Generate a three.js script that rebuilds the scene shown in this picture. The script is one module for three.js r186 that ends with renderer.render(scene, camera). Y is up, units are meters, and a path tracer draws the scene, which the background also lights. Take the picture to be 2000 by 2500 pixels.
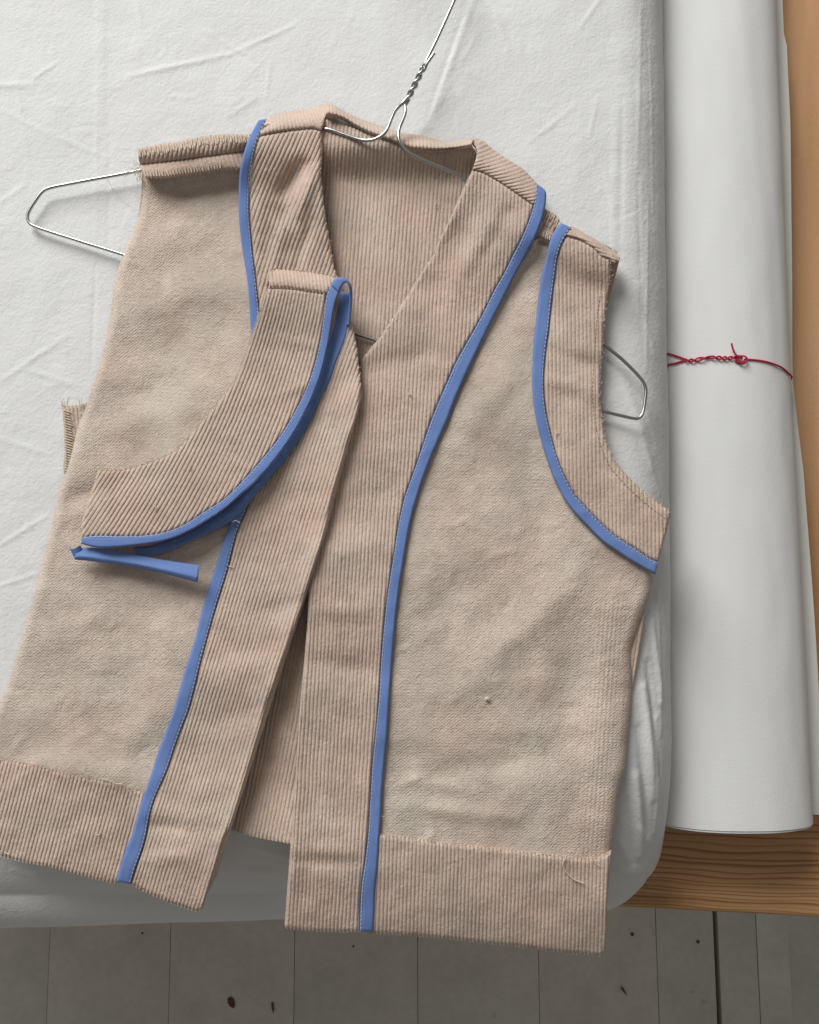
import * as THREE from 'three';
import { ImprovedNoise } from 'three/addons/math/ImprovedNoise.js';
import { mergeGeometries } from 'three/addons/utils/BufferGeometryUtils.js';
import { RoundedBoxGeometry } from 'three/addons/geometries/RoundedBoxGeometry.js';
import { RectAreaLightUniformsLib } from 'three/addons/lights/RectAreaLightUniformsLib.js';

// ---------------------------------------------------------------- camera, light, exposure
const scene = new THREE.Scene();
const CAM_H = 0.54, TILT = 6.4 * Math.PI / 180, FPX = 2000;      // mattress top is y = 0
const camera = new THREE.PerspectiveCamera(2 * Math.atan(1250 / FPX) * 180 / Math.PI, 819 / 1024, 0.02, 30);
camera.position.set(0, CAM_H, 0);
camera.up.set(0, Math.sin(TILT), -Math.cos(TILT));
camera.lookAt(0, CAM_H - Math.cos(TILT), -Math.sin(TILT));
camera.updateMatrixWorld();

const renderer = new THREE.WebGLRenderer({ antialias: true });
renderer.toneMapping = THREE.LinearToneMapping;
renderer.toneMappingExposure = 1.0;
renderer.shadowMap.enabled = true;

scene.background = new THREE.Color().setRGB(0.172, 0.165, 0.155);   // light coming back from the white room
RectAreaLightUniformsLib.init();
const win = new THREE.RectAreaLight(new THREE.Color().setRGB(1, 0.995, 0.985), 13.2, 1.8, 2.1);  // the window
win.position.set(-1.55, 2.05, -2.75);
win.lookAt(0, 0, 0);
scene.add(win);

// ---------------------------------------------------------------- helpers
const C = Math.cos(TILT), S = Math.sin(TILT);
function P(px, py, h) {                                // photo pixel + height above the mattress (m) -> point
  const a = (px - 1000) / FPX, b = (1250 - py) / FPX;
  const dy = -C + b * S, dz = -S - b * C, t = (h - CAM_H) / dy;
  return new THREE.Vector3(a * t, h, dz * t);
}
const PM = (px, py, mm) => P(px, py, mm / 1000);
const perlin = new ImprovedNoise();
const N = (x, y, z = 0) => perlin.noise(x + 31.7, y + 17.3, z + 5.1);
const clamp = (x, a = 0, b = 1) => Math.min(b, Math.max(a, x));
const smooth = (a, b, x) => { const t = clamp((x - a) / (b - a)); return t * t * (3 - 2 * t); };
const lerp = (a, b, t) => a + (b - a) * t;
let seed = 12345;
const rnd = () => { seed = (seed * 1664525 + 1013904223) >>> 0; return seed / 4294967296; };
const used = {};
function numbered(n) { const k = used[n] = (used[n] ?? -1) + 1; return k ? `${n}_${String(k).padStart(3, '0')}` : n; }
function tag(o, label, category, group) { o.userData.label = label; o.userData.category = category; if (group) o.userData.group = group; return o; }
function mesh(name, geo, mat, parent, kind) {
  const m = new THREE.Mesh(geo, mat); m.name = parent === scene ? numbered(name) : name;
  m.castShadow = m.receiveShadow = true; parent.add(m);
  if (kind) m.userData.kind = kind;
  return m;
}
function thing(name, label, category, at = [0, 0, 0]) {
  const g = new THREE.Group(); g.name = numbered(name); g.position.set(...at); scene.add(g); return tag(g, label, category);
}
// smooth polyline through photo pixels
function curve(pts, step = 6) {
  if (pts.length < 3) { const out = []; const [a, b] = pts; const n = Math.max(1, Math.round(Math.hypot(b[0] - a[0], b[1] - a[1]) / step)); for (let i = 0; i <= n; i++) out.push([lerp(a[0], b[0], i / n), lerp(a[1], b[1], i / n)]); return out; }
  const c = new THREE.CatmullRomCurve3(pts.map(p => new THREE.Vector3(p[0], p[1], 0)), false, 'centripetal');
  const n = Math.max(4, Math.round(c.getLength() / step));
  return c.getSpacedPoints(n).map(v => [v.x, v.y]);
}
const outline = (...segs) => { const o = []; for (const s of segs) for (const p of curve(s)) { const l = o[o.length - 1]; if (!l || Math.hypot(l[0] - p[0], l[1] - p[1]) > 0.8) o.push(p); } return o; };
function distPoly(poly, x, y, closed = true) {
  let m = 1e9; const n = poly.length;
  for (let i = 0; i < (closed ? n : n - 1); i++) {
    const a = poly[i], b = poly[(i + 1) % n], dx = b[0] - a[0], dy = b[1] - a[1];
    const l = dx * dx + dy * dy, t = l ? clamp(((x - a[0]) * dx + (y - a[1]) * dy) / l) : 0;
    const ex = a[0] + dx * t - x, ey = a[1] + dy * t - y, d = ex * ex + ey * ey;
    if (d < m) m = d;
  }
  return Math.sqrt(m);
}
function xAt(poly, y) {                                // x of a top-to-bottom polyline at height y
  for (let i = 0; i < poly.length - 1; i++) { const a = poly[i], b = poly[i + 1]; if ((a[1] <= y && b[1] >= y)) return lerp(a[0], b[0], (y - a[1]) / (b[1] - a[1] + 1e-9)); }
  return y < poly[0][1] ? poly[0][0] : poly[poly.length - 1][0];
}
function ridge(x, y, x1, y1, x2, y2, w, h) {           // a fold from 1 to 2, w px wide, h mm high
  const m = 3 * w; if (x < Math.min(x1, x2) - m || x > Math.max(x1, x2) + m || y < Math.min(y1, y2) - m || y > Math.max(y1, y2) + m) return 0;
  const dx = x2 - x1, dy = y2 - y1, L = dx * dx + dy * dy, t = ((x - x1) * dx + (y - y1) * dy) / L;
  const tc = clamp(t), ex = x1 + dx * tc - x, ey = y1 + dy * tc - y, d2 = (ex * ex + ey * ey) / (w * w);
  return d2 > 9 ? 0 : h * Math.exp(-d2) * (0.6 + 0.4 * Math.sin(Math.PI * clamp(t)));
}
const folds = (list) => (x, y) => { let s = 0; for (const r of list) s += ridge(x, y, ...r); return s; };

// ---------------------------------------------------------------- textures
function tileNoise(size, cells, sd) {                  // tileable value noise 0..1
  let s = sd; const r = () => { s = (s * 1664525 + 1013904223) >>> 0; return s / 4294967296; };
  const g = new Float32Array(cells * cells).map(() => r()), out = new Float32Array(size * size);
  for (let j = 0; j < size; j++) for (let i = 0; i < size; i++) {
    const x = i / size * cells, y = j / size * cells, xi = Math.floor(x), yi = Math.floor(y);
    let fx = x - xi, fy = y - yi; fx = fx * fx * (3 - 2 * fx); fy = fy * fy * (3 - 2 * fy);
    const a = g[(yi % cells) * cells + xi % cells], b = g[(yi % cells) * cells + (xi + 1) % cells], c = g[((yi + 1) % cells) * cells + xi % cells], d = g[((yi + 1) % cells) * cells + (xi + 1) % cells];
    out[j * size + i] = lerp(lerp(a, b, fx), lerp(c, d, fx), fy);
  }
  return out;
}
function tex(size, metres, f, color = false, sizeY = size, metresY = metres) {
  const d = new Uint8Array(size * sizeY * 4);
  for (let j = 0; j < sizeY; j++) for (let i = 0; i < size; i++) {
    const v = f(i, j, j * size + i), k = (j * size + i) * 4;
    if (color) { d[k] = clamp(v[0]) * 255; d[k + 1] = clamp(v[1]) * 255; d[k + 2] = clamp(v[2]) * 255; } else d[k] = d[k + 1] = d[k + 2] = clamp(v) * 255;
    d[k + 3] = 255;
  }
  const t = new THREE.DataTexture(d, size, sizeY, THREE.RGBAFormat);
  t.wrapS = t.wrapT = THREE.RepeatWrapping; t.magFilter = THREE.LinearFilter; t.minFilter = THREE.LinearMipmapLinearFilter; t.generateMipmaps = true;
  t.repeat.set(1 / metres, 1 / metresY); if (color) t.colorSpace = THREE.SRGBColorSpace; t.needsUpdate = true; return t;
}
const sz = 512;
const n16 = tileNoise(sz, 16, 3), n32 = tileNoise(sz, 32, 5), n64 = tileNoise(sz, 64, 7), n128 = tileNoise(sz, 128, 11), n256 = tileNoise(sz, 256, 13);
const bumpPile = tex(sz, 0.12, (i, j, k) => 0.45 * n128[k] + 0.55 * n256[k]);
const bumpWeave = tex(sz, 0.12, (i, j, k) => {       // brick-like back of the corduroy
  const row = Math.floor(j / 4), w = 10, f = ((i + (row % 2) * 5 + n64[k] * 5) % w) / w, g = (j % 4) / 4;
  return 0.35 * Math.sin(Math.PI * f) * Math.sin(Math.PI * (g + 0.12)) + 0.4 * n256[k] + 0.25 * n64[k];
});
const bumpTape = tex(sz, 0.1, (i, j, k) => 0.5 + 0.3 * Math.sin((i + j) * Math.PI / 4) + 0.25 * (n256[k] - 0.5));
const bumpSheet = tex(1024, 0.34, (() => {
  const a = tileNoise(1024, 40, 21), b = tileNoise(1024, 90, 23), c = tileNoise(1024, 220, 27), d = tileNoise(1024, 20, 29), e = tileNoise(1024, 512, 31);
  return (i, j, k) => 0.5 + 0.35 * (a[k] - 0.5) * d[k] + 0.28 * (b[k] - 0.5) * (0.4 + d[k]) + 0.22 * (c[k] - 0.5) + 0.16 * (e[k] - 0.5);
})());
const fleck = (sd, fine) => { const a = tileNoise(1024, 12, sd), b = tileNoise(1024, 44, sd + 1), c = tileNoise(1024, 330, sd + 2), d = tileNoise(1024, 9, sd + 3), e = tileNoise(1024, 512, sd + 4);
  return tex(1024, 0.24, (i, j, k) => { const v = 0.93 + 0.07 * (a[k] - 0.5) + 0.05 * (b[k] - 0.5) + fine * (c[k] - 0.5) + fine * 0.8 * (e[k] - 0.5), p = 0.05 * (d[k] - 0.5); return [v + 0.4 * p, v - 0.35 * p, v - 0.45 * p]; }, true); };
const fleckCord = fleck(101, 0.08), fleckBack = fleck(131, 0.08);
const bumpPaper = tex(sz, 0.1, (i, j, k) => 0.6 * n256[k] + 0.4 * n64[k]);

// ---------------------------------------------------------------- materials
const lin = (r, g, b) => new THREE.Color().setRGB(r, g, b);
const M = {
  cord: new THREE.MeshPhysicalMaterial({ color: lin(0.69, 0.542, 0.445), map: fleckCord, roughness: 0.95, bumpMap: bumpPile, bumpScale: 0.0003, sheen: 0.25, sheenColor: lin(0.9, 0.78, 0.7), sheenRoughness: 0.6 }),
  back: new THREE.MeshPhysicalMaterial({ color: lin(0.755, 0.632, 0.53), map: fleckBack, roughness: 0.95, bumpMap: bumpWeave, bumpScale: 0.0008 }),
  tape: new THREE.MeshPhysicalMaterial({ color: lin(0.16, 0.26, 0.565), roughness: 0.9, bumpMap: bumpTape, bumpScale: 0.0003, sheen: 0.15, sheenColor: lin(0.6, 0.7, 1), sheenRoughness: 0.6 }),
  stitch: new THREE.MeshStandardMaterial({ color: lin(0.46, 0.5, 0.6), roughness: 0.8 }),
  seam: new THREE.MeshStandardMaterial({ color: lin(0.3, 0.22, 0.17), roughness: 0.9 }),
  thread: new THREE.MeshStandardMaterial({ color: lin(0.72, 0.62, 0.5), roughness: 0.85 }),
  sheet: new THREE.MeshPhysicalMaterial({ color: lin(0.8, 0.805, 0.8), roughness: 0.9, bumpMap: bumpSheet, bumpScale: 0.00055, sheen: 0.1, sheenColor: lin(1, 1, 1), sheenRoughness: 0.7 }),
  wire: new THREE.MeshStandardMaterial({ color: lin(0.5, 0.51, 0.5), metalness: 1, roughness: 0.3 }),
  paper: new THREE.MeshStandardMaterial({ color: lin(0.82, 0.825, 0.82), roughness: 0.75, bumpMap: bumpPaper, bumpScale: 0.00008 }),
  red: new THREE.MeshStandardMaterial({ color: lin(0.5, 0.012, 0.05), roughness: 0.8 }),
};

// ---------------------------------------------------------------- floor of painted boards
{
  const Y = -0.48;
  const floor = new THREE.Group(); floor.name = 'floor'; floor.userData.kind = 'structure'; scene.add(floor);
  const fn = tileNoise(sz, 24, 41), fl = tileNoise(sz, 5, 43);
  const mk = (k0, s) => new THREE.MeshStandardMaterial({
    roughness: 0.55, bumpMap: tex(sz, 0.5, (i, j, k) => 0.5 * n32[(j * 2 % sz) * sz + (i >> 2)] + 0.5 * n128[k]), bumpScale: 0.0006,
    map: tex(sz, 0.7, (i, j, k) => { const v = k0 * (0.93 + 0.08 * fl[k] + 0.05 * fn[k] + 0.04 * n128[k]) - (n64[k] * n16[k] > 0.78 ? 0.06 : 0); return [v * (0.967 + 0.01 * s), v * 0.967, v * (0.935 - 0.02 * fl[k])]; }, true)
  });
  const mats = [mk(0.845, 0), mk(0.85, 1), mk(0.84, 0)], pale = mk(0.86, 0);
  const edges = [-0.86, -0.715, -0.57, -0.4255, -0.2825, -0.1357, 0.0097, 0.1526, 0.2926, 0.3655, 0.411, 0.4485, 0.6, 0.75];
  edges.slice(0, -1).forEach((x0, i) => {
    const x1 = edges[i + 1], gap = Math.abs(x1 - 0.3655) < 1e-6 ? 0.0055 : 0.0005, isPale = Math.abs(x0 - 0.411) < 1e-6;
    const g = new RoundedBoxGeometry(x1 - x0 - gap, 0.024, 2.6, 2, 0.0006); const p = g.attributes.position, uv = [];
    g.translate((x0 + x1) / 2 - gap / 2, Y - 0.012 + (isPale ? 0.0015 : 0) + 0.0006 * Math.sin(i * 5.1), -0.2);
    for (let k = 0; k < p.count; k++) { const z = p.getZ(k); p.setX(k, p.getX(k) + 0.004 * (z - 0.4) + (i === 9 || i === 8 ? 0.0015 * Math.sin(z * 23) * (Math.abs(p.getX(k) - 0.3655) < 0.02 ? 1 : 0) : 0)); uv.push(p.getX(k) + i * 0.37, z + i * 0.21); }
    g.setAttribute('uv', new THREE.Float32BufferAttribute(uv, 2));
    mesh('floor_board', g, isPale ? pale : mats[i % 3], floor);
  });
  const dark = new THREE.MeshStandardMaterial({ color: lin(0.075, 0.07, 0.06), roughness: 0.8 });
  const sub = mesh('subfloor', new THREE.BoxGeometry(1.7, 0.02, 2.6), mats[0], floor); sub.position.set(-0.05, Y - 0.036, -0.2);
  for (const [px, py, r] of [[1544, 2281, 5], [1704, 2299, 5], [863, 2310, 3], [348, 2278, 3]]) {
    const q = P(px, py, Y), g = new THREE.CylinderGeometry(r * 0.00033, r * 0.0004, 0.0012, 10); g.translate(q.x, Y + 0.0008, q.z);
    mesh('nail_head', g, dark, floor);
  }
  // crumbs on the floor
  const bit = (name, label, cat, px, py, lx, lz, rot, col) => {
    const g = new THREE.IcosahedronGeometry(1, 2), p = g.attributes.position;
    for (let k = 0; k < p.count; k++) { const f = 1 + 0.35 * N(p.getX(k) * 1.7 + px, p.getY(k) * 1.7, p.getZ(k) * 1.7); p.setXYZ(k, p.getX(k) * lx * f * (1 - 0.4 * p.getZ(k)), p.getY(k) * 0.0016, p.getZ(k) * lz * f); }
    g.computeVertexNormals(); g.rotateY(rot); const q = P(px, py, Y); g.translate(0, 0.0016, 0);
    const m = mesh(name, g, new THREE.MeshStandardMaterial({ color: col, roughness: 0.9 }), scene); m.position.set(q.x, Y + 0.0005, q.z); tag(m, label, cat);
  };
  bit('leaf_crumb', 'small dry brown leaf crumb on grey floorboard', 'crumb', 566, 2447, 0.0036, 0.0065, 0.5, lin(0.13, 0.07, 0.03));
  bit('grass_blade', 'tiny olive green blade lying on grey floorboard', 'debris', 667, 2458, 0.0014, 0.0062, 0.12, lin(0.1, 0.1, 0.04));
  bit('dark_splinter', 'thin dark splinter lying on grey floorboard', 'splinter', 1522, 2417, 0.0011, 0.006, 0.6, lin(0.08, 0.07, 0.06));
}

// ---------------------------------------------------------------- pine bed frame
{
  const bed = thing('bed_frame', 'low pine bed frame under the white mattress', 'bed frame', [0.0, -0.48, 0]);
  const rot = -2.8 * Math.PI / 180, TOP = -0.1, FZ = 0.2175;   // front edge before the turn
  const ringN = tileNoise(1024, 7, 61), ringF = tileNoise(1024, 90, 63);
  const pine = (sharp, seedv, rings, col0, col1, alongX) => tex(1024, 0.6, (i, j, k) => {
    const across = alongX ? j : i, along = alongX ? i : j;
    const wob = 9 * Math.sin(along / 1024 * 2 * Math.PI + seedv) + 4 * Math.sin(along / 1024 * 6 * Math.PI + seedv * 2) + 16 * (ringN[k] - 0.5);
    const a = (across + wob) / 1024, ph = rings * (a + 0.045 * Math.sin(a * 2 * Math.PI * 2 + seedv) + 0.02 * Math.sin(a * 2 * Math.PI * 5)), f = ph - Math.floor(ph);
    const late = Math.pow(f, sharp) * (1 - smooth(0.93, 1, f)) * (0.6 + 0.6 * Math.abs(Math.sin(Math.floor(ph) * 12.9)));
    const fib = 0.06 * (ringF[(alongX ? j * 1024 + (i >> 4) : (j >> 4) * 1024 + i)] - 0.5) + 0.05 * (ringN[k] - 0.5);
    return [0, 1, 2].map(c => lerp(col0[c], col1[c], clamp(late)) + fib);
  }, true);
  const rings = [0]; let rs = 77; const rr = () => { rs = (rs * 1664525 + 1013904223) >>> 0; return rs / 4294967296; };
  while (rings[rings.length - 1] < 0.16) { const a = rings[rings.length - 1]; rings.push(a + (0.0024 + 0.055 * a) * (0.45 + 1.1 * rr())); }
  const tone = rings.map(() => 0.35 + 0.65 * rr()), wid = rings.map(() => 0.35 + 0.4 * rr());
  const railTex = tex(1024, 0.5, (i, j, k) => {
    const x = i / 1024 * 2 * Math.PI, a = 0.13 * (1 - j / 1024) + 0.0024 * Math.sin(x) + 0.0008 * Math.sin(3 * x + 1) + 0.0004 * Math.sin(7 * x + 2 + 40 * j / 1024) + 0.004 * (ringN[k] - 0.5) + 0.004;
    let q = 0; while (q < rings.length - 2 && rings[q + 1] < a) q++;
    const f = clamp((a - rings[q]) / (rings[q + 1] - rings[q])), late = smooth(1 - wid[q], 0.9, f) * (1 - smooth(0.9, 1, f)) * tone[q];
    const fib = 0.07 * (ringF[j * 1024 + (i >> 4)] - 0.5) + 0.06 * (ringN[k] - 0.5);
    return [0, 1, 2].map(c => lerp([0.79, 0.615, 0.43][c], [0.56, 0.35, 0.19][c], clamp(late)) + fib);
  }, true, 1024, 0.13);
  const matRail = new THREE.MeshStandardMaterial({ map: railTex, roughness: 0.55, bumpMap: bumpPaper, bumpScale: 0.0002 });
  const matSide = new THREE.MeshStandardMaterial({ map: pine(1.8, 2.1, 15, [0.905, 0.735, 0.56], [0.77, 0.56, 0.39], false), roughness: 0.5, bumpMap: bumpPaper, bumpScale: 0.0002 });
  const board = (name, w, h, d, x, y, z, mat) => {
    const g = new RoundedBoxGeometry(w, h, d, 3, 0.004); g.translate(x, y, z);
    const p = g.attributes.position, uv = []; for (let k = 0; k < p.count; k++) uv.push(p.getX(k) * 1.0 + 0.1, p.getZ(k) - FZ - 0.001); g.setAttribute('uv', new THREE.Float32BufferAttribute(uv, 2)); g.rotateY(rot); g.translate(0, 0.48, 0);
    return mesh(name, g, mat, bed);
  };
  board('front_rail', 1.3, 0.045, 0.105, -0.2, TOP - 0.0225, FZ - 0.0525, matRail);
  board('side_board', 0.33, 0.045, 1.5, 0.285, TOP - 0.0225, FZ - 0.1062 - 0.75, matSide);
  board('slat_base', 0.9, 0.02, 1.4, -0.335, TOP - 0.0125, FZ - 0.11 - 0.7, matSide);
  for (const [x, z] of [[0.3, FZ - 0.4], [-0.7, FZ - 0.4], [0.3, FZ - 1.4], [-0.7, FZ - 1.4]]) board('leg', 0.07, 0.332, 0.07, x, TOP - 0.046 - 0.166, z, matSide);
}

// ---------------------------------------------------------------- mattress in a fitted sheet
const R = 0.05;
const inset = [[-0.62, 0.1925], [0.1315, 0.1735], [0.160, -1.1], [-0.62, -1.1]];   // plan of the flat top, metres
function crown(x, z) { const s = clamp((z - 0.085) / 0.09, 0, 1.25), q = clamp((x - 0.11) / 0.05, 0, 1.2); return -0.027 * s * s - 0.0015 * q * q; }
const creaseList = [   // photo px: x1 y1 x2 y2 width height(mm)
  [313, 185, 560, 130, 10, 1.5], [560, 130, 720, 60, 9, 1.0], [-20, 207, 80, 205, 12, 1.3], [250, -20, 245, 330, 14, 0.8], [238, 0, 232, 640, 7, 0.6], [265, 330, 262, 640, 8, -0.7],
  [40, 200, 70, 420, 9, 0.7], [80, 190, 140, 150, 8, 0.9], [0, 265, 120, 330, 9, 0.7], [130, 330, 250, 380, 8, 0.8], [330, -10, 345, 60, 9, 1.0], [500, 70, 590, 130, 8, 0.8], [560, 120, 640, 160, 8, -0.7],
  [660, 150, 650, 240, 7, 0.9], [400, 235, 470, 236, 8, 0.7], [560, 280, 640, 230, 8, 0.7], [0, 490, 60, 450, 9, 0.9], [85, 640, 160, 860, 9, 0.9], [232, 640, 222, 900, 6, -1.1], [0, 930, 160, 820, 10, 1.0], [60, 900, 180, 940, 9, 0.9],
  [0, 1070, 120, 1110, 9, 0.9], [20, 1150, 100, 1330, 10, 1.1], [0, 1330, 110, 1260, 9, 1.0], [0, 1430, 90, 1400, 9, 0.9], [0, 1250, 60, 1400, 8, 0.8], [10, 1600, 0, 1500, 8, 0.8],
  [1160, -10, 1060, 260, 14, 1.6], [1130, 40, 1040, 300, 10, -1.1], [1100, 200, 1030, 320, 12, 0.7], [1200, -10, 1240, 120, 10, 0.8], [1420, 60, 1470, -10, 9, 1.0], [1300, 340, 1400, 260, 10, 0.7], [1460, 240, 1440, 330, 8, 0.9],
  [1512, 230, 1507, 640, 5, -1.2], [1502, 260, 1498, 640, 9, 0.8], [1560, 0, 1545, 400, 8, 0.9], [1590, 80, 1602, 500, 7, 0.9], [1548, 420, 1560, 800, 7, -0.9], [1580, 480, 1572, 900, 7, 1.0], [1480, 420, 1500, 520, 8, 0.8],
  [1530, 700, 1610, 860, 10, 1.0], [1500, 900, 1590, 1140, 14, 1.8], [1525, 920, 1600, 1080, 9, -1.2], [1560, 1080, 1625, 1200, 10, 1.2],
  [1612, 1440, 1622, 1800, 6, 1.2], [1590, 1520, 1620, 1720, 8, 2.2], [1572, 1620, 1618, 1900, 8, -2.0], [1560, 1680, 1600, 1960, 10, 2.6], [1545, 1780, 1590, 2060, 9, -2.4], [1540, 1900, 1575, 2120, 11, 3.6], [1524, 1960, 1560, 2140, 8, -2.4], [1600, 1760, 1622, 2060, 7, 2.0], [1510, 2060, 1575, 2180, 9, 2.2], [1560, 2040, 1610, 2090, 9, 1.4],
  [600, 2090, 720, 2130, 14, 2.0], [590, 2160, 720, 2200, 12, 1.8], [570, 2140, 720, 2165, 9, -1.4], [0, 2110, 60, 2150, 12, 1.5], [-20, 2160, 40, 2190, 12, 1.5],
];
for (let i = 0; i < 190; i++) {   // fine creases left by folding
  const x = -40 + rnd() * 1680, y = -20 + rnd() * (rnd() < 0.5 ? 700 : 1800), a = (rnd() < 0.5 ? -0.5 : 1.3) + (rnd() - 0.5) * 1.1, l = 25 + rnd() * 90;
  creaseList.push([x, y, x + Math.cos(a) * l, y + Math.sin(a) * l, 4.5 + rnd() * 3.5, (rnd() < 0.6 ? 1 : -1) * (0.12 + 0.3 * rnd())]);
}
{
  const bedding = thing('mattress', 'soft mattress in a creased white fitted sheet', 'mattress', [0, -0.05, 0]);
  const sheetFolds = folds(creaseList.map(c => [c[0], c[1], c[2], c[3], c[4] * (c[1] > 1400 && c[0] > 1400 ? 1.2 : 0.65), c[5] * (c[1] > 1400 && c[0] > 1400 ? 0.8 : 0.42)]));
  const xs = [], zs = [];
  for (let x = -0.78; x < -0.36; x += 0.02) xs.push(x); for (let x = -0.36; x < 0.32; x += 0.0013) xs.push(x);
  for (let z = -1.26; z < -0.46; z += 0.02) zs.push(z); for (let z = -0.46; z < 0.345; z += 0.0013) zs.push(z);
  const toPx = (x, z) => { // inverse of P on y = 0
    const X = x, Yv = -CAM_H, Z = z, f = -C * Yv - S * Z, u = S * Yv - C * Z; return [1000 + X / f * FPX, 1250 - u / f * FPX];
  };
  const pos = [], uv = [], idx = [];
  for (const z of zs) for (const x of xs) {
    let q = null, inside = true, best = 1e9;
    for (let i = 0; i < 4; i++) {
      const a = inset[i], b = inset[(i + 1) % 4], dx = b[0] - a[0], dz = b[1] - a[1];
      if (dx * (z - a[1]) - dz * (x - a[0]) > 0) inside = false;
      const t = clamp(((x - a[0]) * dx + (z - a[1]) * dz) / (dx * dx + dz * dz)), ex = a[0] + dx * t, ez = a[1] + dz * t, d = Math.hypot(x - ex, z - ez);
      if (d < best) { best = d; q = [ex, ez]; }
    }
    let px = x, py = 0, pz = z, nx = 0, ny = 1, nz = 0;
    if (!inside && best > 1e-9) {
      const ang = Math.min(best / R, Math.PI * 0.98), ux = (x - q[0]) / best, uz = (z - q[1]) / best;
      const bx = lerp(1, 0.78, smooth(0.6, 1, ux)), sn = Math.pow(Math.sin(ang), bx); px = q[0] + ux * R * sn; pz = q[1] + uz * R * sn; py = -R * (1 - Math.cos(ang)); nx = ux * Math.sin(ang); nz = uz * Math.sin(ang); ny = Math.cos(ang);
    }
    const ph = toPx(x, z);
    let d = sheetFolds(ph[0], ph[1]) / 1000 + 0.0009 * N(x * 14, z * 14) + 0.00035 * N(x * 45, z * 45, 3) + 0.0005 * (0.3 - Math.abs(N(x * 30 + 4, z * 12, 7)));
    d -= 0.0012;
    const cr = crown(x, z);
    pos.push(px + nx * d, py + ny * d + cr, pz + nz * d); uv.push(x, z);
  }
  const W = xs.length; for (let j = 0; j < zs.length - 1; j++) for (let i = 0; i < W - 1; i++) { const a = j * W + i; idx.push(a, a + W, a + 1, a + 1, a + W, a + W + 1); }
  const g = new THREE.BufferGeometry(); g.setAttribute('position', new THREE.Float32BufferAttribute(pos, 3)); g.setAttribute('uv', new THREE.Float32BufferAttribute(uv, 2)); g.setIndex(idx); g.computeVertexNormals(); g.translate(0, 0.05, 0);
  mesh('fitted_sheet', g, M.sheet, bedding);
  const core = new RoundedBoxGeometry(0.74, 0.07, 1.22, 3, 0.03); core.translate(-0.235, -0.012, -0.465); mesh('mattress_core', core, M.sheet, bedding);
}

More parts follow.
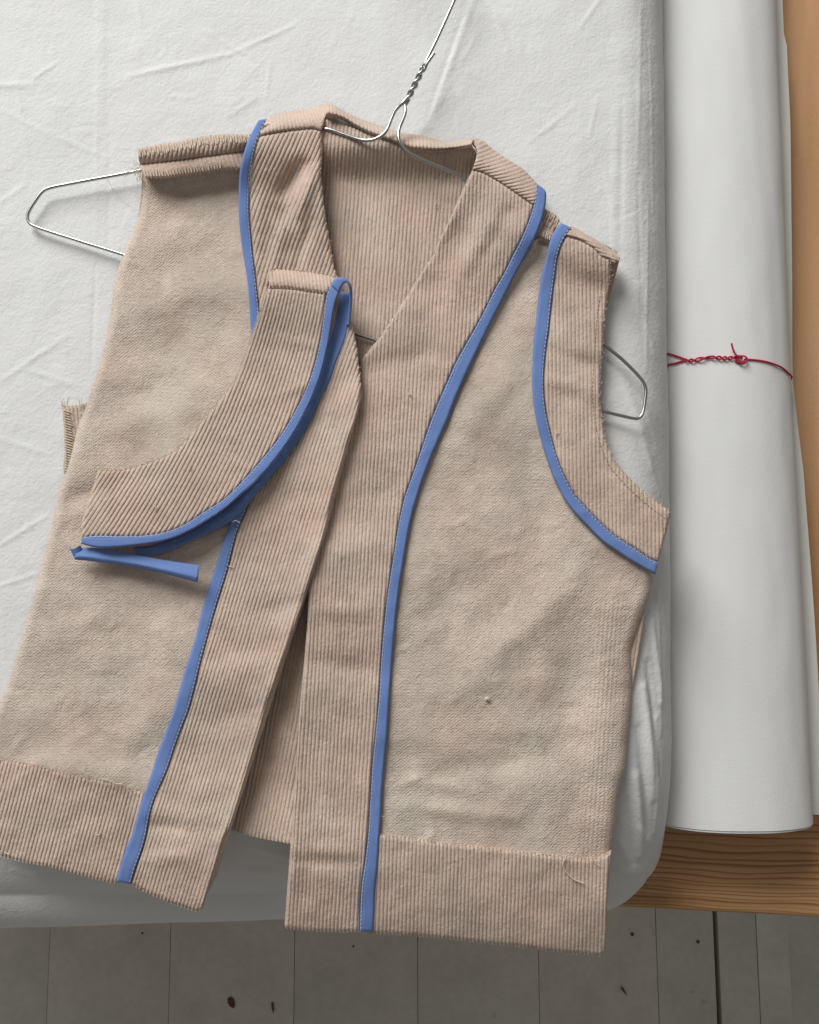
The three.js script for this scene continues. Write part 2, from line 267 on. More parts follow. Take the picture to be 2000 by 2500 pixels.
// ---------------------------------------------------------------- paper roll with red string
{
  const roll = thing('paper_roll', 'long roll of white pattern paper tied with red string on the pine board', 'paper roll', [0.235, -0.0715, 0]);
  const hx = 0.0562, hy = 0.030, cx = 0.231, cy = -0.0695, z0 = -1.0;
  const zEnd = P(1850, 2030, cy + hy).z;
  const sec = (a, s = 1) => { const c = Math.cos(a), n = Math.sin(a), e = 0.95; return [Math.sign(c) * Math.pow(Math.abs(c), e) * hx * s, Math.sign(n) * Math.pow(Math.abs(n), e) * hy * s]; };
  const xc = (z) => cx + 0.0045 * (zEnd - z) / 0.6 + 0.0012 * Math.sin(z * 9);
  const strip = (rows, cols, f, thick) => {       // a curled sheet with real thickness
    const pos = [], idx = [], uv = [];
    for (const s of [0, 1]) for (let j = 0; j <= rows; j++) for (let i = 0; i <= cols; i++) { const p = f(j / rows, i / cols, s ? thick : 0); pos.push(...p); uv.push(i / cols * 0.3, p[2]); }
    const W = cols + 1, T = (rows + 1) * W;
    for (let j = 0; j < rows; j++) for (let i = 0; i < cols; i++) { const a = j * W + i; idx.push(a, a + 1, a + W, a + 1, a + W + 1, a + W); idx.push(T + a, T + a + W, T + a + 1, T + a + 1, T + a + W, T + a + W + 1); }
    for (let i = 0; i < cols; i++) { idx.push(i, T + i, i + 1, i + 1, T + i, T + i + 1); const b = rows * W + i; idx.push(b, b + 1, T + b, b + 1, T + b + 1, T + b); }
    for (let j = 0; j < rows; j++) { const a = j * W; idx.push(a, a + W, T + a, a + W, T + a + W, T + a); const b = j * W + cols; idx.push(b, T + b, b + W, b + W, T + b, T + b + W); }
    const g = new THREE.BufferGeometry(); g.setAttribute('position', new THREE.Float32BufferAttribute(pos, 3)); g.setAttribute('uv', new THREE.Float32BufferAttribute(uv, 2)); g.setIndex(idx); g.computeVertexNormals(); g.translate(-0.235, 0.0715, 0); return g;
  };
  const turn = (s, zc, t0, t1, dent) => strip(110, 90, (v, u, th) => {
    const z = lerp(z0, zc, v), a = lerp(t0, t1, u), [x, y] = sec(a, s - th / hx);
    const b = dent * (0.0007 * N(z * 7, a * 1.5) + 0.0004 * N(z * 26, a * 4, 2));
    return [xc(z) + x * (1 + b / hx), cy + y * (1 + b / hy) + 0, z];
  }, 0.00035);
  mesh('outer_layer', turn(1, zEnd, -0.45, Math.PI * 2 - 0.62, 1), M.paper, roll);
  mesh('inner_layer', turn(0.975, zEnd + 0.0016, 0, Math.PI * 2.0, 1), M.paper, roll);
  mesh('inner_layer', turn(0.94, zEnd + 0.0002, 0, Math.PI * 2.0, 1), M.paper, roll);
  mesh('inner_layer', turn(0.90, zEnd - 0.002, 0, Math.PI * 2.0, 1), M.paper, roll);
  // loose outer flap lying out to the right
  const cream = new THREE.MeshStandardMaterial({ color: lin(0.8, 0.79, 0.74), roughness: 0.75, bumpMap: bumpPaper, bumpScale: 0.00008 });
  const flapEdge = [[0, 1911], [87, 1915], [104, 1922], [290, 1930], [625, 1934], [930, 1936], [1031, 1947], [1147, 1962], [1366, 1980], [1511, 1989], [1656, 1998], [1985, 2014]];
  const fx = (py) => { for (let i = 0; i < flapEdge.length - 1; i++) if (py >= flapEdge[i][0] && py <= flapEdge[i + 1][0]) return lerp(flapEdge[i][1], flapEdge[i + 1][1], (py - flapEdge[i][0]) / (flapEdge[i + 1][0] - flapEdge[i][0])); return py < 0 ? 1905 : 2014; };
  const flapRight = (z, y) => { // photo row of this z at height y
    const Yv = y - CAM_H, f = -C * Yv - S * z, u = S * Yv - C * z, py = 1250 - u / f * FPX; return (fx(py) - 1000) / FPX * f;
  };
  const zFlap = P(1995, 1988, -0.078).z;
  mesh('loose_flap', strip(140, 16, (v, u, th) => {
    const z = lerp(-0.62, zFlap, v), yy = -0.0975 + 0.021 * Math.sin(Math.PI * 0.5 * u) + 0.0012 * N(z * 12, u * 2) - th, xr = Math.max(flapRight(z, -0.076), xc(z) + hx + 0.003);
    return [lerp(xc(z) + 0.02, xr, u), yy, z];
  }, 0.0004), cream, roll);

  const str = thing('red_string', 'red string twisted and knotted round the paper roll', 'string', [0.235, -0.045, P(1780, 875, cy + hy).z]);
  const off = str.position;
  const top = (px, py, lift = 0.0008) => { let y = cy + hy; let p; for (let k = 0; k < 6; k++) { p = P(px, py, y + lift); const e = clamp((p.x - xc(p.z)) / hx, -0.999, 0.999), a = Math.acos(Math.sign(e) * Math.pow(Math.abs(e), 1 / 0.95)); y = cy + Math.pow(Math.abs(Math.sin(a)), 0.95) * hy; } return p.sub(off); };
  const tube = (pts, r = 0.0007, n = 120) => new THREE.TubeGeometry(new THREE.CatmullRomCurve3(pts, false, 'centripetal'), n, r, 7);
  const under = (px, py, s) => { const p = top(px, py); return p; };
  const wrapL = (px, py) => { const out = []; for (let k = 0; k < 6; k++) { const a = Math.PI * (0.78 + k * 0.09), [x, y] = sec(a, 1.02); const z = P(px, py, cy + hy).z; out.push(new THREE.Vector3(xc(z) + x, cy + y, z + 0.001 * k).sub(off)); } return out; };
  mesh('strand', tube([...wrapL(1600, 858).reverse(), top(1627, 864), top(1650, 869), top(1676, 878)]), M.red, str);
  mesh('strand', tube([...wrapL(1600, 903).reverse(), top(1626, 895), top(1652, 886), top(1676, 879)]), M.red, str);
  const tw = (ph) => { const pts = []; for (let k = 0; k <= 60; k++) { const t = k / 60, px = lerp(1674, 1812, t), py = lerp(880, 873, t) - 5 * Math.sin(t * Math.PI) * 0.6, a = (t + 0.05 * Math.sin(t * 9)) * Math.PI * 2 * 3.6 + ph; pts.push(top(px, py + (2.2 + 1.6 * Math.abs(Math.sin(t * 7))) * Math.cos(a) + 2 * Math.sin(t * 11), 0.0011 + 0.0008 * Math.sin(a))); } return pts; };
  mesh('twist', mergeGeometries([tube(tw(0), 0.0006, 200), tube(tw(Math.PI), 0.0006, 200)]), M.red, str);
  mesh('knot', tube([top(1800, 868, 0.002), top(1806, 884, 0.0025), top(1818, 886, 0.0025), top(1825, 877, 0.003), top(1816, 869, 0.003), top(1804, 872, 0.002), top(1796, 882, 0.001), top(1806, 887, 0.0008), top(1822, 880, 0.001)], 0.00062), M.red, str);
  mesh('tail', tube([top(1812, 876, 0.002), top(1800, 870, 0.003), top(1791, 856, 0.004), top(1786, 838, 0.005)], 0.0007, 40), M.red, str);
  const wrapR = []; for (let k = 0; k < 6; k++) { const a = 0.18 - k * 0.12, [x, y] = sec(a, 1.02), z = P(1935, 926, cy).z + 0.001 * k; wrapR.push(new THREE.Vector3(xc(z) + x, cy + y, z).sub(off)); }
  mesh('strand', tube([top(1818, 877), top(1845, 879), top(1870, 883), top(1893, 890), top(1910, 898), top(1925, 911), ...wrapR]), M.red, str);
}

// ================================================================= the vest
// panel: sheet of cloth between an outline in photo px; H(px,py) height in mm; ribs run along dir
function panel(o) {
  const { poly, H, dir = [0, 1], pitch = 9.3, amp = 0, du = amp ? 1.25 : 4, dv = amp ? 4 : 5, thick = 1.2, edge = 8, drop = 1, phase, sd = 0, serr = 2.2 } = o;
  const L = Math.hypot(dir[0], dir[1]), vx = dir[0] / L, vy = dir[1] / L, ux = vy, uy = -vx;     // v along ribs, u across
  const Q = poly.map(p => [p[0] * ux + p[1] * uy, p[0] * vx + p[1] * vy]);
  const hgt = (x, y, rib = true) => {
    let h = H(x, y);
    const d = distPoly(poly, x, y); if (d < edge) { const e = 1 - d / edge; h -= drop * (1 - Math.sqrt(Math.max(0, 1 - e * e))); }
    if (amp && rib) {
      const ph = phase ? phase(x, y) : (x * ux + y * uy) / pitch + 0.07 * N(x / 60, y / 60, sd), f = ph - Math.floor(ph);
      h += amp * (1 - Math.pow(Math.abs(2 * f - 1), 2.6)) + 0.13 * N(x / 3.2, y / 3.2, sd + 9) + 0.16 * N(Math.floor(ph) * 7.3, (x * vx + y * vy) / 6, sd + 3);
    } else h += 0.05 * N(x / 6, y / 6, sd + 9);
    return h;
  };
  const build = (du, dv, off, rib) => {
    let u0 = 1e9, u1 = -1e9; for (const q of Q) { u0 = Math.min(u0, q[0]); u1 = Math.max(u1, q[0]); }
    const nL = Math.max(2, Math.ceil((u1 - u0) / du)), pos = [], uv = [], idx = [], wall = [];
    const add = (u, v) => { const x = u * ux + v * vx, y = u * uy + v * vy, p = PM(x, y, hgt(x, y, rib) + off); pos.push(p.x, p.y, p.z); uv.push(p.x, p.z); return pos.length / 3 - 1; };
    let prev = [];
    for (let i = 0; i <= nL; i++) {
      const u = lerp(u0 + 0.02, u1 - 0.02, i / nL), hits = [];
      for (let k = 0; k < Q.length; k++) { const a = Q[k], b = Q[(k + 1) % Q.length]; if ((a[0] <= u) !== (b[0] <= u)) hits.push(lerp(a[1], b[1], (u - a[0]) / (b[0] - a[0]))); }
      hits.sort((a, b) => a - b);
      if (amp && rib && serr) for (let k = 0; k < hits.length; k++) { const x = u * ux + hits[k] * vx, y = u * uy + hits[k] * vy, p2 = phase ? phase(x, y) : (x * ux + y * uy) / pitch + 0.07 * N(x / 60, y / 60, sd), f = p2 - Math.floor(p2); hits[k] += (k % 2 ? 1 : -1) * serr * (0.7 - Math.pow(Math.abs(2 * f - 1), 2)); }
      const cur = [];
      for (let k = 0; k + 1 < hits.length; k += 2) {
        const a = hits[k], b = hits[k + 1], vs = [a]; for (let v = (Math.floor(a / dv) + 1) * dv; v < b; v += dv) if (v - a > dv * 0.25 && b - v > dv * 0.25) vs.push(v); vs.push(b);
        cur.push({ a, b, v: vs, i: vs.map(v => add(u, v)) });
      }
      const cut = (s, others) => { // the stretch of s that belongs to each overlapping neighbour
        if (others.length < 2) return others.map(() => [0, s.v.length - 1]);
        return others.map((o2, k) => { const lo = k ? (others[k - 1].b + o2.a) / 2 : -1e9, hi = k < others.length - 1 ? (o2.b + others[k + 1].a) / 2 : 1e9; let i0 = s.v.findIndex(v => v >= lo); let i1 = s.v.length - 1; while (i1 > 0 && s.v[i1] > hi) i1--; return [Math.max(0, i0), Math.max(i1, Math.max(0, i0))]; });
      };
      const pairs = [];
      for (const A of prev) { const ov = cur.filter(B => B.a < A.b && B.b > A.a), cs = cut(A, ov); ov.forEach((B, k) => pairs.push({ A, B, ra: cs[k] })); if (!ov.length) wall.push(...side(A)); }
      for (const B of cur) { const ov = pairs.filter(p => p.B === B); const cs = cut(B, ov.map(p => p.A)); ov.forEach((p, k) => p.rb = cs[k]); if (!ov.length) wall.push(...side(B)); }
      for (const { A, B, ra, rb } of pairs) {
        let p = ra[0], q = rb[0];
        wall.push([A.i[p], B.i[q]], [A.i[ra[1]], B.i[rb[1]]]);
        while (p < ra[1] || q < rb[1]) {
          if (q >= rb[1] || (p < ra[1] && A.v[p + 1] <= B.v[q + 1])) { idx.push(A.i[p], A.i[p + 1], B.i[q]); p++; } else { idx.push(A.i[p], B.i[q + 1], B.i[q]); q++; }
        }
      }
      if (i === nL) for (const B of cur) wall.push(...side(B));
      prev = cur;
    }
    return { pos, uv, idx, wall };
  };
  function side(s) { const w = []; for (let k = 0; k + 1 < s.i.length; k++) w.push([s.i[k], s.i[k + 1]]); return w; }
  const t = build(du, dv, 0, true), b = build(du * (amp ? 6 : 3), dv * 3, -thick, false);
  const pos = t.pos, uv = t.uv, idx = t.idx;
  for (const [i, j] of t.wall) {
    const k = pos.length / 3;
    for (const [q, dy] of [[i, 0], [j, 0], [i, 1], [j, 1]]) { pos.push(pos[q * 3], pos[q * 3 + 1] - dy * thick / 1000, pos[q * 3 + 2]); uv.push(uv[q * 2], uv[q * 2 + 1]); }
    idx.push(k, k + 1, k + 2, k + 1, k + 3, k + 2);
  }
  const base = pos.length / 3; for (const v of b.pos) pos.push(v); for (const v of b.uv) uv.push(v);
  for (let k = 0; k < b.idx.length; k += 3) idx.push(base + b.idx[k], base + b.idx[k + 2], base + b.idx[k + 1]);
  const g = new THREE.BufferGeometry();
  g.setAttribute('position', new THREE.Float32BufferAttribute(pos, 3)); g.setAttribute('uv', new THREE.Float32BufferAttribute(uv, 2)); g.setIndex(idx);
  // make the top face up
  g.computeVertexNormals();
  let up = 0; for (let k = 0; k < t.pos.length && k < 3000; k += 3) up += g.attributes.normal.getY(k / 3); if (up < 0) { for (let k = 0; k < idx.length; k += 3) [idx[k + 1], idx[k + 2]] = [idx[k + 2], idx[k + 1]]; g.setIndex(idx); g.computeVertexNormals(); }
  return g;
}
// resample a polyline to n points by arc length
function resample(pts, n) { const c = new THREE.CatmullRomCurve3(pts.map(p => new THREE.Vector3(p[0], p[1], p[2] ?? 0)), false, 'centripetal'); c.arcLengthDivisions = 800; return c.getSpacedPoints(n - 1).map(v => [v.x, v.y, v.z]); }
// folded tape between two edges; H(px,py,s) mm at its underside, s = 0..1 along; T = fullness mm
function tape(inner, outer, H, T = 1.5, n = 140, shape) {
  const A = resample(inner, n), B = resample(outer, n), K = 10, pos = [], uv = [], idx = [];
  const prof = shape ?? (t => Math.pow(Math.max(0, 1 - Math.pow(Math.abs(2 * t - 1), 7)), 0.6) - 0.42 * Math.exp(-Math.pow((t - 0.12) / 0.06, 2)));
  const ring = 2 * K;
  for (let i = 0; i < n; i++) {
    const s = i / (n - 1);
    for (let k = 0; k < ring; k++) {
      const t = k <= K ? k / K : (ring - k) / K, x = lerp(A[i][0], B[i][0], t), y = lerp(A[i][1], B[i][1], t), h = H(x, y, s, t) + (k <= K ? T * prof(t) + 0.16 * N(x / 9, y / 9, 4) + 0.2 * N(x / 26, y / 26, 14) : -0.25);
      const p = PM(x, y, h); pos.push(p.x, p.y, p.z); uv.push(p.x, p.z);
    }
  }
  for (let i = 0; i < n - 1; i++) for (let k = 0; k < ring; k++) { const a = i * ring + k, b = i * ring + (k + 1) % ring, c = a + ring, d = b + ring; idx.push(a, b, c, b, d, c); }
  for (const i of [0, n - 1]) for (let k = 0; k < K - 0; k++) { const a = i * ring + k, b = i * ring + k + 1, c = i * ring + (ring - k) % ring, d = i * ring + (ring - k - 1); idx.push(...(i ? [a, b, c, b, d, c] : [a, c, b, b, c, d])); }
  const g = new THREE.BufferGeometry(); g.setAttribute('position', new THREE.Float32BufferAttribute(pos, 3)); g.setAttribute('uv', new THREE.Float32BufferAttribute(uv, 2)); g.setIndex(idx); g.computeVertexNormals();
  if (g.attributes.normal.getY(5 * ring + 5) < 0) { for (let k = 0; k < idx.length; k += 3) [idx[k + 1], idx[k + 2]] = [idx[k + 2], idx[k + 1]]; g.setIndex(idx); g.computeVertexNormals(); }
  return g;
}
function seg(a, b, r, sides = 5) { // thread from a to b
  const d = b.clone().sub(a), l = d.length(), g = new THREE.CapsuleGeometry(r, Math.max(l - r, r * 0.2), 2, sides); g.applyQuaternion(new THREE.Quaternion().setFromUnitVectors(new THREE.Vector3(0, 1, 0), d.normalize())); g.translate((a.x + b.x) / 2, (a.y + b.y) / 2, (a.z + b.z) / 2); return g;
}
// running stitches along a px polyline
function stitches(pts, H, pitch = 9.5, len = 6, r = 0.0003, lift = 0.1) {
  const c = curve(pts, pitch), out = [];
  for (let i = 0; i < c.length - 1; i++) { const [x, y] = c[i], [x2, y2] = c[i + 1], f = len / pitch; const a = PM(x, y, H(x, y) + lift), e = PM(lerp(x, x2, f), lerp(y, y2, f), H(lerp(x, x2, f), lerp(y, y2, f)) + lift * 0.4); out.push(seg(a, e, r)); }
  return mergeGeometries(out);
}
const between = (inner, outer, t, n = 60) => { const A = resample(inner, n), B = resample(outer, n); return A.map((a, i) => [lerp(a[0], B[i][0], t), lerp(a[1], B[i][1], t)]); };
const threadTube = (pts, r = 0.00022) => new THREE.TubeGeometry(new THREE.CatmullRomCurve3(pts.map(p => PM(...p))), pts.length * 4, r, 4);

// ---- traced edges (photo px)
const E = {
  lNeck: [[784, 318], [786, 348], [785, 394], [784, 423], [787, 464], [791, 504], [797, 551], [803, 580], [810, 623], [814, 648], [823, 674], [838, 730], [852, 776], [861, 805], [870, 845], [875, 886], [881, 938]],
  lFront: [[881, 938], [878, 973], [870, 1019], [852, 1066], [835, 1129], [817, 1193], [803, 1250], [794, 1291], [777, 1349], [754, 1418], [730, 1493], [707, 1563], [678, 1644], [649, 1725], [629, 1801], [606, 1875], [580, 1962], [562, 2014], [545, 2049], [528, 2107], [510, 2165], [501, 2196]],
  lBindOut: [[632, 293], [614, 325], [600, 359], [588, 406], [584, 441], [583, 487], [584, 533], [588, 580], [594, 623], [603, 677], [609, 741], [613, 816], [617, 900], [614, 1000], [604, 1110], [585, 1210], [559, 1288], [545, 1325], [525, 1389], [504, 1453], [490, 1505], [472, 1575], [455, 1627], [438, 1685], [423, 1737], [406, 1783], [388, 1830], [371, 1885], [359, 1921], [348, 1950], [336, 1991], [322, 2037], [310, 2066], [296, 2107], [283, 2152]],
  lBindIn: [[652, 290], [636, 322], [626, 348], [616, 394], [610, 435], [608, 481], [608, 522], [612, 568], [617, 623], [623, 671], [629, 724], [634, 780], [641, 880], [640, 1000], [632, 1110], [612, 1215], [583, 1285], [571, 1325], [554, 1395], [536, 1453], [522, 1499], [504, 1563], [490, 1615], [475, 1679], [461, 1731], [441, 1783], [423, 1835], [408, 1880], [397, 1904], [377, 1950], [365, 1991], [357, 2037], [348, 2072], [333, 2113], [319, 2158]],
  rNeck: [[1154, 414], [1136, 452], [1122, 481], [1104, 522], [1087, 557], [1070, 591], [1058, 623], [1040, 647], [1012, 692], [1000, 713], [974, 753], [951, 787], [928, 822], [904, 851], [884, 876]],
  rFront: [[884, 876], [868, 960], [845, 1060], [812, 1200], [785, 1300], [765, 1366], [754, 1441], [751, 1511], [745, 1598], [736, 1685], [729, 1760], [722, 1875], [716, 1962], [712, 2037], [710, 2107], [704, 2165], [699, 2223], [695, 2258]],
  rBindOut: [[1313, 450], [1332, 466], [1333, 493], [1325, 533], [1310, 574], [1296, 603], [1284, 625], [1261, 666], [1238, 712], [1214, 758], [1185, 816], [1157, 874], [1133, 926], [1110, 979], [1093, 1025], [1070, 1077], [1046, 1135], [1029, 1182], [1015, 1226], [1004, 1268], [995, 1312], [987, 1360], [977, 1424], [968, 1493], [959, 1598], [951, 1702], [945, 1801], [938, 1875], [933, 1933], [930, 1991], [926, 2049], [923, 2107], [916, 2182], [915, 2223], [912, 2274]],
  rBindIn: [[1311, 451], [1307, 481], [1301, 510], [1287, 551], [1270, 591], [1252, 625], [1232, 666], [1209, 706], [1186, 753], [1162, 799], [1139, 839], [1110, 892], [1090, 938], [1070, 984], [1049, 1037], [1032, 1089], [1016, 1136], [1001, 1178], [988, 1215], [979, 1252], [970, 1300], [963, 1345], [955, 1395], [945, 1464], [936, 1551], [930, 1627], [925, 1714], [916, 1801], [909, 1875], [904, 1962], [900, 2026], [896, 2066], [891, 2107], [884, 2153], [880, 2211], [878, 2274]],
  aOut: [[1371, 545], [1354, 565], [1342, 591], [1335, 625], [1325, 660], [1316, 712], [1310, 770], [1304, 828], [1300, 897], [1300, 950], [1304, 996], [1313, 1042], [1325, 1089], [1342, 1141], [1359, 1182], [1377, 1216], [1402, 1250], [1435, 1285], [1470, 1320], [1510, 1349], [1551, 1375], [1600, 1403]],
  aIn: [[1395, 555], [1383, 575], [1371, 597], [1362, 625], [1354, 683], [1347, 741], [1341, 799], [1333, 857], [1328, 915], [1329, 967], [1335, 1013], [1348, 1071], [1365, 1129], [1383, 1170], [1406, 1211], [1441, 1250], [1475, 1285], [1510, 1314], [1551, 1340], [1580, 1360], [1606, 1373]],
  aEdge: [[1490, 632], [1491, 648], [1489, 683], [1484, 724], [1478, 764], [1474, 811], [1471, 857], [1467, 915], [1466, 961], [1468, 1002], [1475, 1054], [1487, 1095], [1504, 1129], [1528, 1158], [1557, 1187], [1591, 1216], [1637, 1250]],
  pOut: [[198, 1328], [238, 1337], [290, 1336], [336, 1331], [383, 1324], [423, 1314], [464, 1296], [504, 1273], [539, 1250], [586, 1211], [626, 1176], [667, 1129], [701, 1083], [730, 1037], [759, 979], [780, 926], [794, 874], [803, 834], [809, 799], [814, 764], [822, 731], [834, 702]],
  pIn: [[200, 1313], [232, 1308], [290, 1309], [348, 1308], [394, 1302], [429, 1291], [464, 1273], [499, 1250], [551, 1216], [597, 1170], [643, 1118], [684, 1066], [719, 1008], [748, 950], [768, 892], [783, 828], [791, 770], [797, 724], [804, 702], [818, 680]],
  pInner: [[655, 704], [643, 726], [635, 764], [617, 816], [597, 869], [574, 926], [545, 967], [516, 1002], [481, 1042], [458, 1071], [435, 1095], [406, 1112], [371, 1126], [325, 1141], [284, 1147], [241, 1146]],
};
// ---- heights (mm above the mattress)
const droop = (y) => -13 * Math.pow(Math.max(0, (y - 2070) / 250), 2);
const bodyFolds = folds([
  [1390, 1440, 1180, 1620, 42, 3.4], [1300, 1090, 1330, 1290, 60, -3], [1420, 1340, 1545, 1430, 34, -3.2], [1490, 1490, 1455, 2010, 42, 2.4], [960, 1965, 1260, 1995, 22, 1.6], [1000, 1905, 1160, 1935, 18, 1.3], [1100, 1880, 1330, 1850, 26, -1.4],
  [1120, 1080, 1240, 900, 50, 2.4], [1230, 780, 1290, 640, 40, -2.6], [1060, 1500, 1180, 1340, 50, -2], [1400, 1560, 1380, 1800, 40, -1.8], [1050, 1700, 1300, 1660, 40, 1.4], [1150, 1790, 1380, 1770, 30, 1.2],
  [270, 1470, 330, 1700, 46, -2.6], [400, 1540, 470, 1640, 50, 2.6], [150, 1700, 200, 1800, 40, -2], [330, 1790, 420, 1700, 40, 1.6], [300, 770, 560, 700, 46, 2.2], [330, 840, 520, 880, 50, -2.0], [330, 1170, 150, 1230, 26, -2.2], [230, 1060, 420, 990, 40, 1.8], [360, 600, 560, 560, 50, 2.0], [100, 1860, 320, 1900, 30, 2.0],
  [130, 1560, 290, 1480, 36, 1.6], [340, 1000, 480, 900, 36, -1.5],
]);
function F(x, y) {
  let h = 8.5 + 2.6 * N(x / 230, y / 230, 1) + 1.1 * N(x / 95, y / 95, 2) + 0.5 * N(x / 46, y / 46, 3) + 0.12 * N(x / 19, y / 19, 5) + droop(y) + bodyFolds(x, y);
  h += ridge(x, y, 330, 408, 640, 360, 58, 13) + ridge(x, y, 1310, 560, 1500, 640, 60, 6);     // the hanger's shoulders
  h -= 5 * smooth(620, 380, y) * 0.3;
  return h;
}
const lFrontS = curve([...E.lNeck, ...E.lFront.slice(1)], 10);
const lLift = (x, y) => y < 640 ? 0 : 8.5 * smooth(640, 860, y) * Math.exp(-Math.max(0, xAt(lFrontS, y) - x) / 75);
const facingFolds = (f => (x, y) => 1.35 * f(x, y))(folds([
  [712, 2100, 886, 2108, 16, -0.8], [712, 2072, 886, 2080, 22, 0.6], [722, 1610, 920, 1640, 30, -1.4], [360, 2012, 440, 2022, 16, -0.9], [380, 1985, 520, 2000, 26, 0.8], [480, 2090, 360, 2100, 20, 1],
  [735, 405, 690, 470, 22, -4.2], [700, 470, 690, 540, 22, -2.2], [770, 415, 730, 520, 16, 2.2], [640, 420, 630, 640, 18, 1.0], [1040, 860, 900, 900, 30, -1.6], [1180, 470, 1100, 620, 36, -1.6], [1200, 560, 1120, 720, 40, 1.8], [880, 1500, 780, 1480, 26, 1.2], [780, 1350, 960, 1330, 34, 1.4], [640, 1500, 720, 1480, 26, -1.2], [500, 1760, 640, 1730, 40, -1.6], [560, 1640, 660, 1620, 30, 1.4], [1240, 520, 1150, 680, 20, -1.2], [690, 560, 660, 680, 18, 1.2], [760, 540, 720, 660, 14, -1.2],
]));
const collar = (x, y) => 12 * smooth(640, 330, y);                         // the neckline stands up off the bed
const lFace = (x, y) => F(x, y) * (1 - 0.35 * smooth(560, 330, y)) + lLift(x, y) + 2.4 + facingFolds(x, y) + collar(x, y);
const rFrontS = curve(E.rFront, 10);
const rLift = (x, y) => 3.5 * smooth(1250, 1450, y) * Math.exp(-Math.max(0, x - xAt(rFrontS, y)) / 60);
const rFace = (x, y) => rLift(x, y) + F(x, y) * (1 - 0.35 * smooth(620, 400, y)) + 2.4 + facingFolds(x, y) + 12 * smooth(720, 410, y);
const armFolds = folds([[1350, 860, 1470, 900, 20, -2], [1345, 930, 1470, 960, 22, 1.6], [1400, 640, 1480, 680, 26, 1.2], [1500, 1180, 1560, 1260, 26, 1.4], [1560, 1230, 1600, 1300, 16, -1.2]]);
const aFace = (x, y) => F(x, y) + 3.0 + armFolds(x, y) + 2 * smooth(760, 600, y);
const aCapSeam = [[1383, 575], [1419, 585], [1452, 606], [1470, 624], [1490, 632]];
const backH = (x, y) => 1.8 + 0.5 * N(x / 120, y / 120, 8) + 0.9 * N(x / 60, y / 300, 12) + 13.5 * smooth(450, 345, y) + 0.35 * droop(y) + 4 * smooth(1900, 2060, y) * smooth(500, 560, x);

const small = []; for (let i = 0; i < 260; i++) { const x = rnd() * 1550, y = 460 + rnd() * 1600, a = (rnd() - 0.5) * 2.2 + (rnd() < 0.3 ? 1.2 : 0), l = 14 + rnd() * 46; small.push([x, y, x + Math.cos(a) * l, y + Math.sin(a) * l, 6 + rnd() * 9, (rnd() < 0.5 ? 1 : -1) * (0.2 + 0.4 * rnd())]); }
const twill = folds(small);
// ---- the parts
const vest = thing('vest', 'unfinished beige corduroy vest with blue bias bound facings, inside out on the sheet', 'vest');
const RIB = 0.74;
{ // back, seen through the neck, the front gap and the side
  const poly = outline([[795, 292], [860, 312], [940, 338], [1000, 358], [1090, 360], [1150, 352]], [[1150, 352], [1230, 480], [1400, 640], [1440, 900], [1480, 1150], [1560, 1400], [1574, 1499], [1566, 1560], [1558, 1609], [1546, 1667], [1520, 1800], [1480, 2050]], [[1480, 2050], [1470, 2110], [1000, 2085], [710, 2059], [672, 2052], [638, 2046], [591, 2034], [559, 2022], [300, 1960], [40, 1880]], [[40, 1880], [40, 1750], [140, 1420], [225, 1150], [320, 850], [390, 480], [620, 380], [795, 292]]);
  const ph = (x, y) => (x + 0.075 * (y - 400) + 0.00006 * Math.pow(Math.max(0, y - 900), 2)) / 9.6 + 0.12 * N(x / 60, y / 60, 2);
  mesh('back_panel', panel({ poly, H: backH, dir: [-0.1, 1], amp: RIB, phase: ph, du: 1.5, dv: 6, edge: 8, drop: 0.8, sd: 1 }), M.cord, vest);
}
{ // front panels, wrong side of the cloth
  const polyL = outline([[345, 398], [346, 481], [341, 522], [330, 557], [301, 623], [290, 654], [277, 712], [272, 764], [255, 845], [232, 926], [220, 961], [209, 996], [191, 1042], [174, 1106], [157, 1158], [145, 1199], [134, 1250], [116, 1325], [93, 1418], [64, 1517], [41, 1598], [20, 1667], [-2, 1714], [-30, 1800], [-60, 1900]], [[-60, 1900], [-66, 2060]], [[-66, 2060], [116, 2100], [283, 2140], [480, 2210]], [[480, 2210], [514, 2170], [567, 2014], [636, 1801], [712, 1563], [783, 1349], [824, 1193], [858, 1066], [886, 960]], [[886, 960], [800, 760], [720, 600], [625, 400]], [[625, 400], [480, 376], [345, 398]]);
  const left = mesh('front_panel', panel({ poly: polyL, H: (x, y) => F(x, y) + lLift(x, y) + twill(x, y), edge: 20, drop: 5, sd: 3 }), M.back, vest);
  const polyR = outline([[1296, 590], [1320, 582], [1345, 592], [1440, 660]], [[1440, 660], [1436, 900], [1470, 1120], [1560, 1290], [1597, 1400]], [[1597, 1400], [1591, 1424], [1586, 1453], [1577, 1482], [1565, 1511], [1554, 1546], [1543, 1575], [1540, 1598], [1543, 1644], [1543, 1685], [1539, 1743], [1533, 1801], [1526, 1875], [1513, 1921], [1504, 1979], [1497, 2049], [1491, 2085], [1482, 2200], [1470, 2318]], [[1470, 2318], [1174, 2290], [900, 2262]], [[900, 2262], [905, 1900], [945, 1500], [985, 1180], [1130, 850], [1296, 590]]);
  mesh('front_panel', panel({ poly: polyR, H: (x, y) => F(x, y) + twill(x, y) + 0.16 * Math.sin(2 * Math.PI * (x + 0.07 * y) / 10.5) * Math.exp(-Math.pow((x - 1492 + 0.075 * (y - 1450)) / 36, 2)) * smooth(1430, 1500, y), du: 2.5, edge: 26, drop: 6, sd: 5 }), M.back, vest);
}
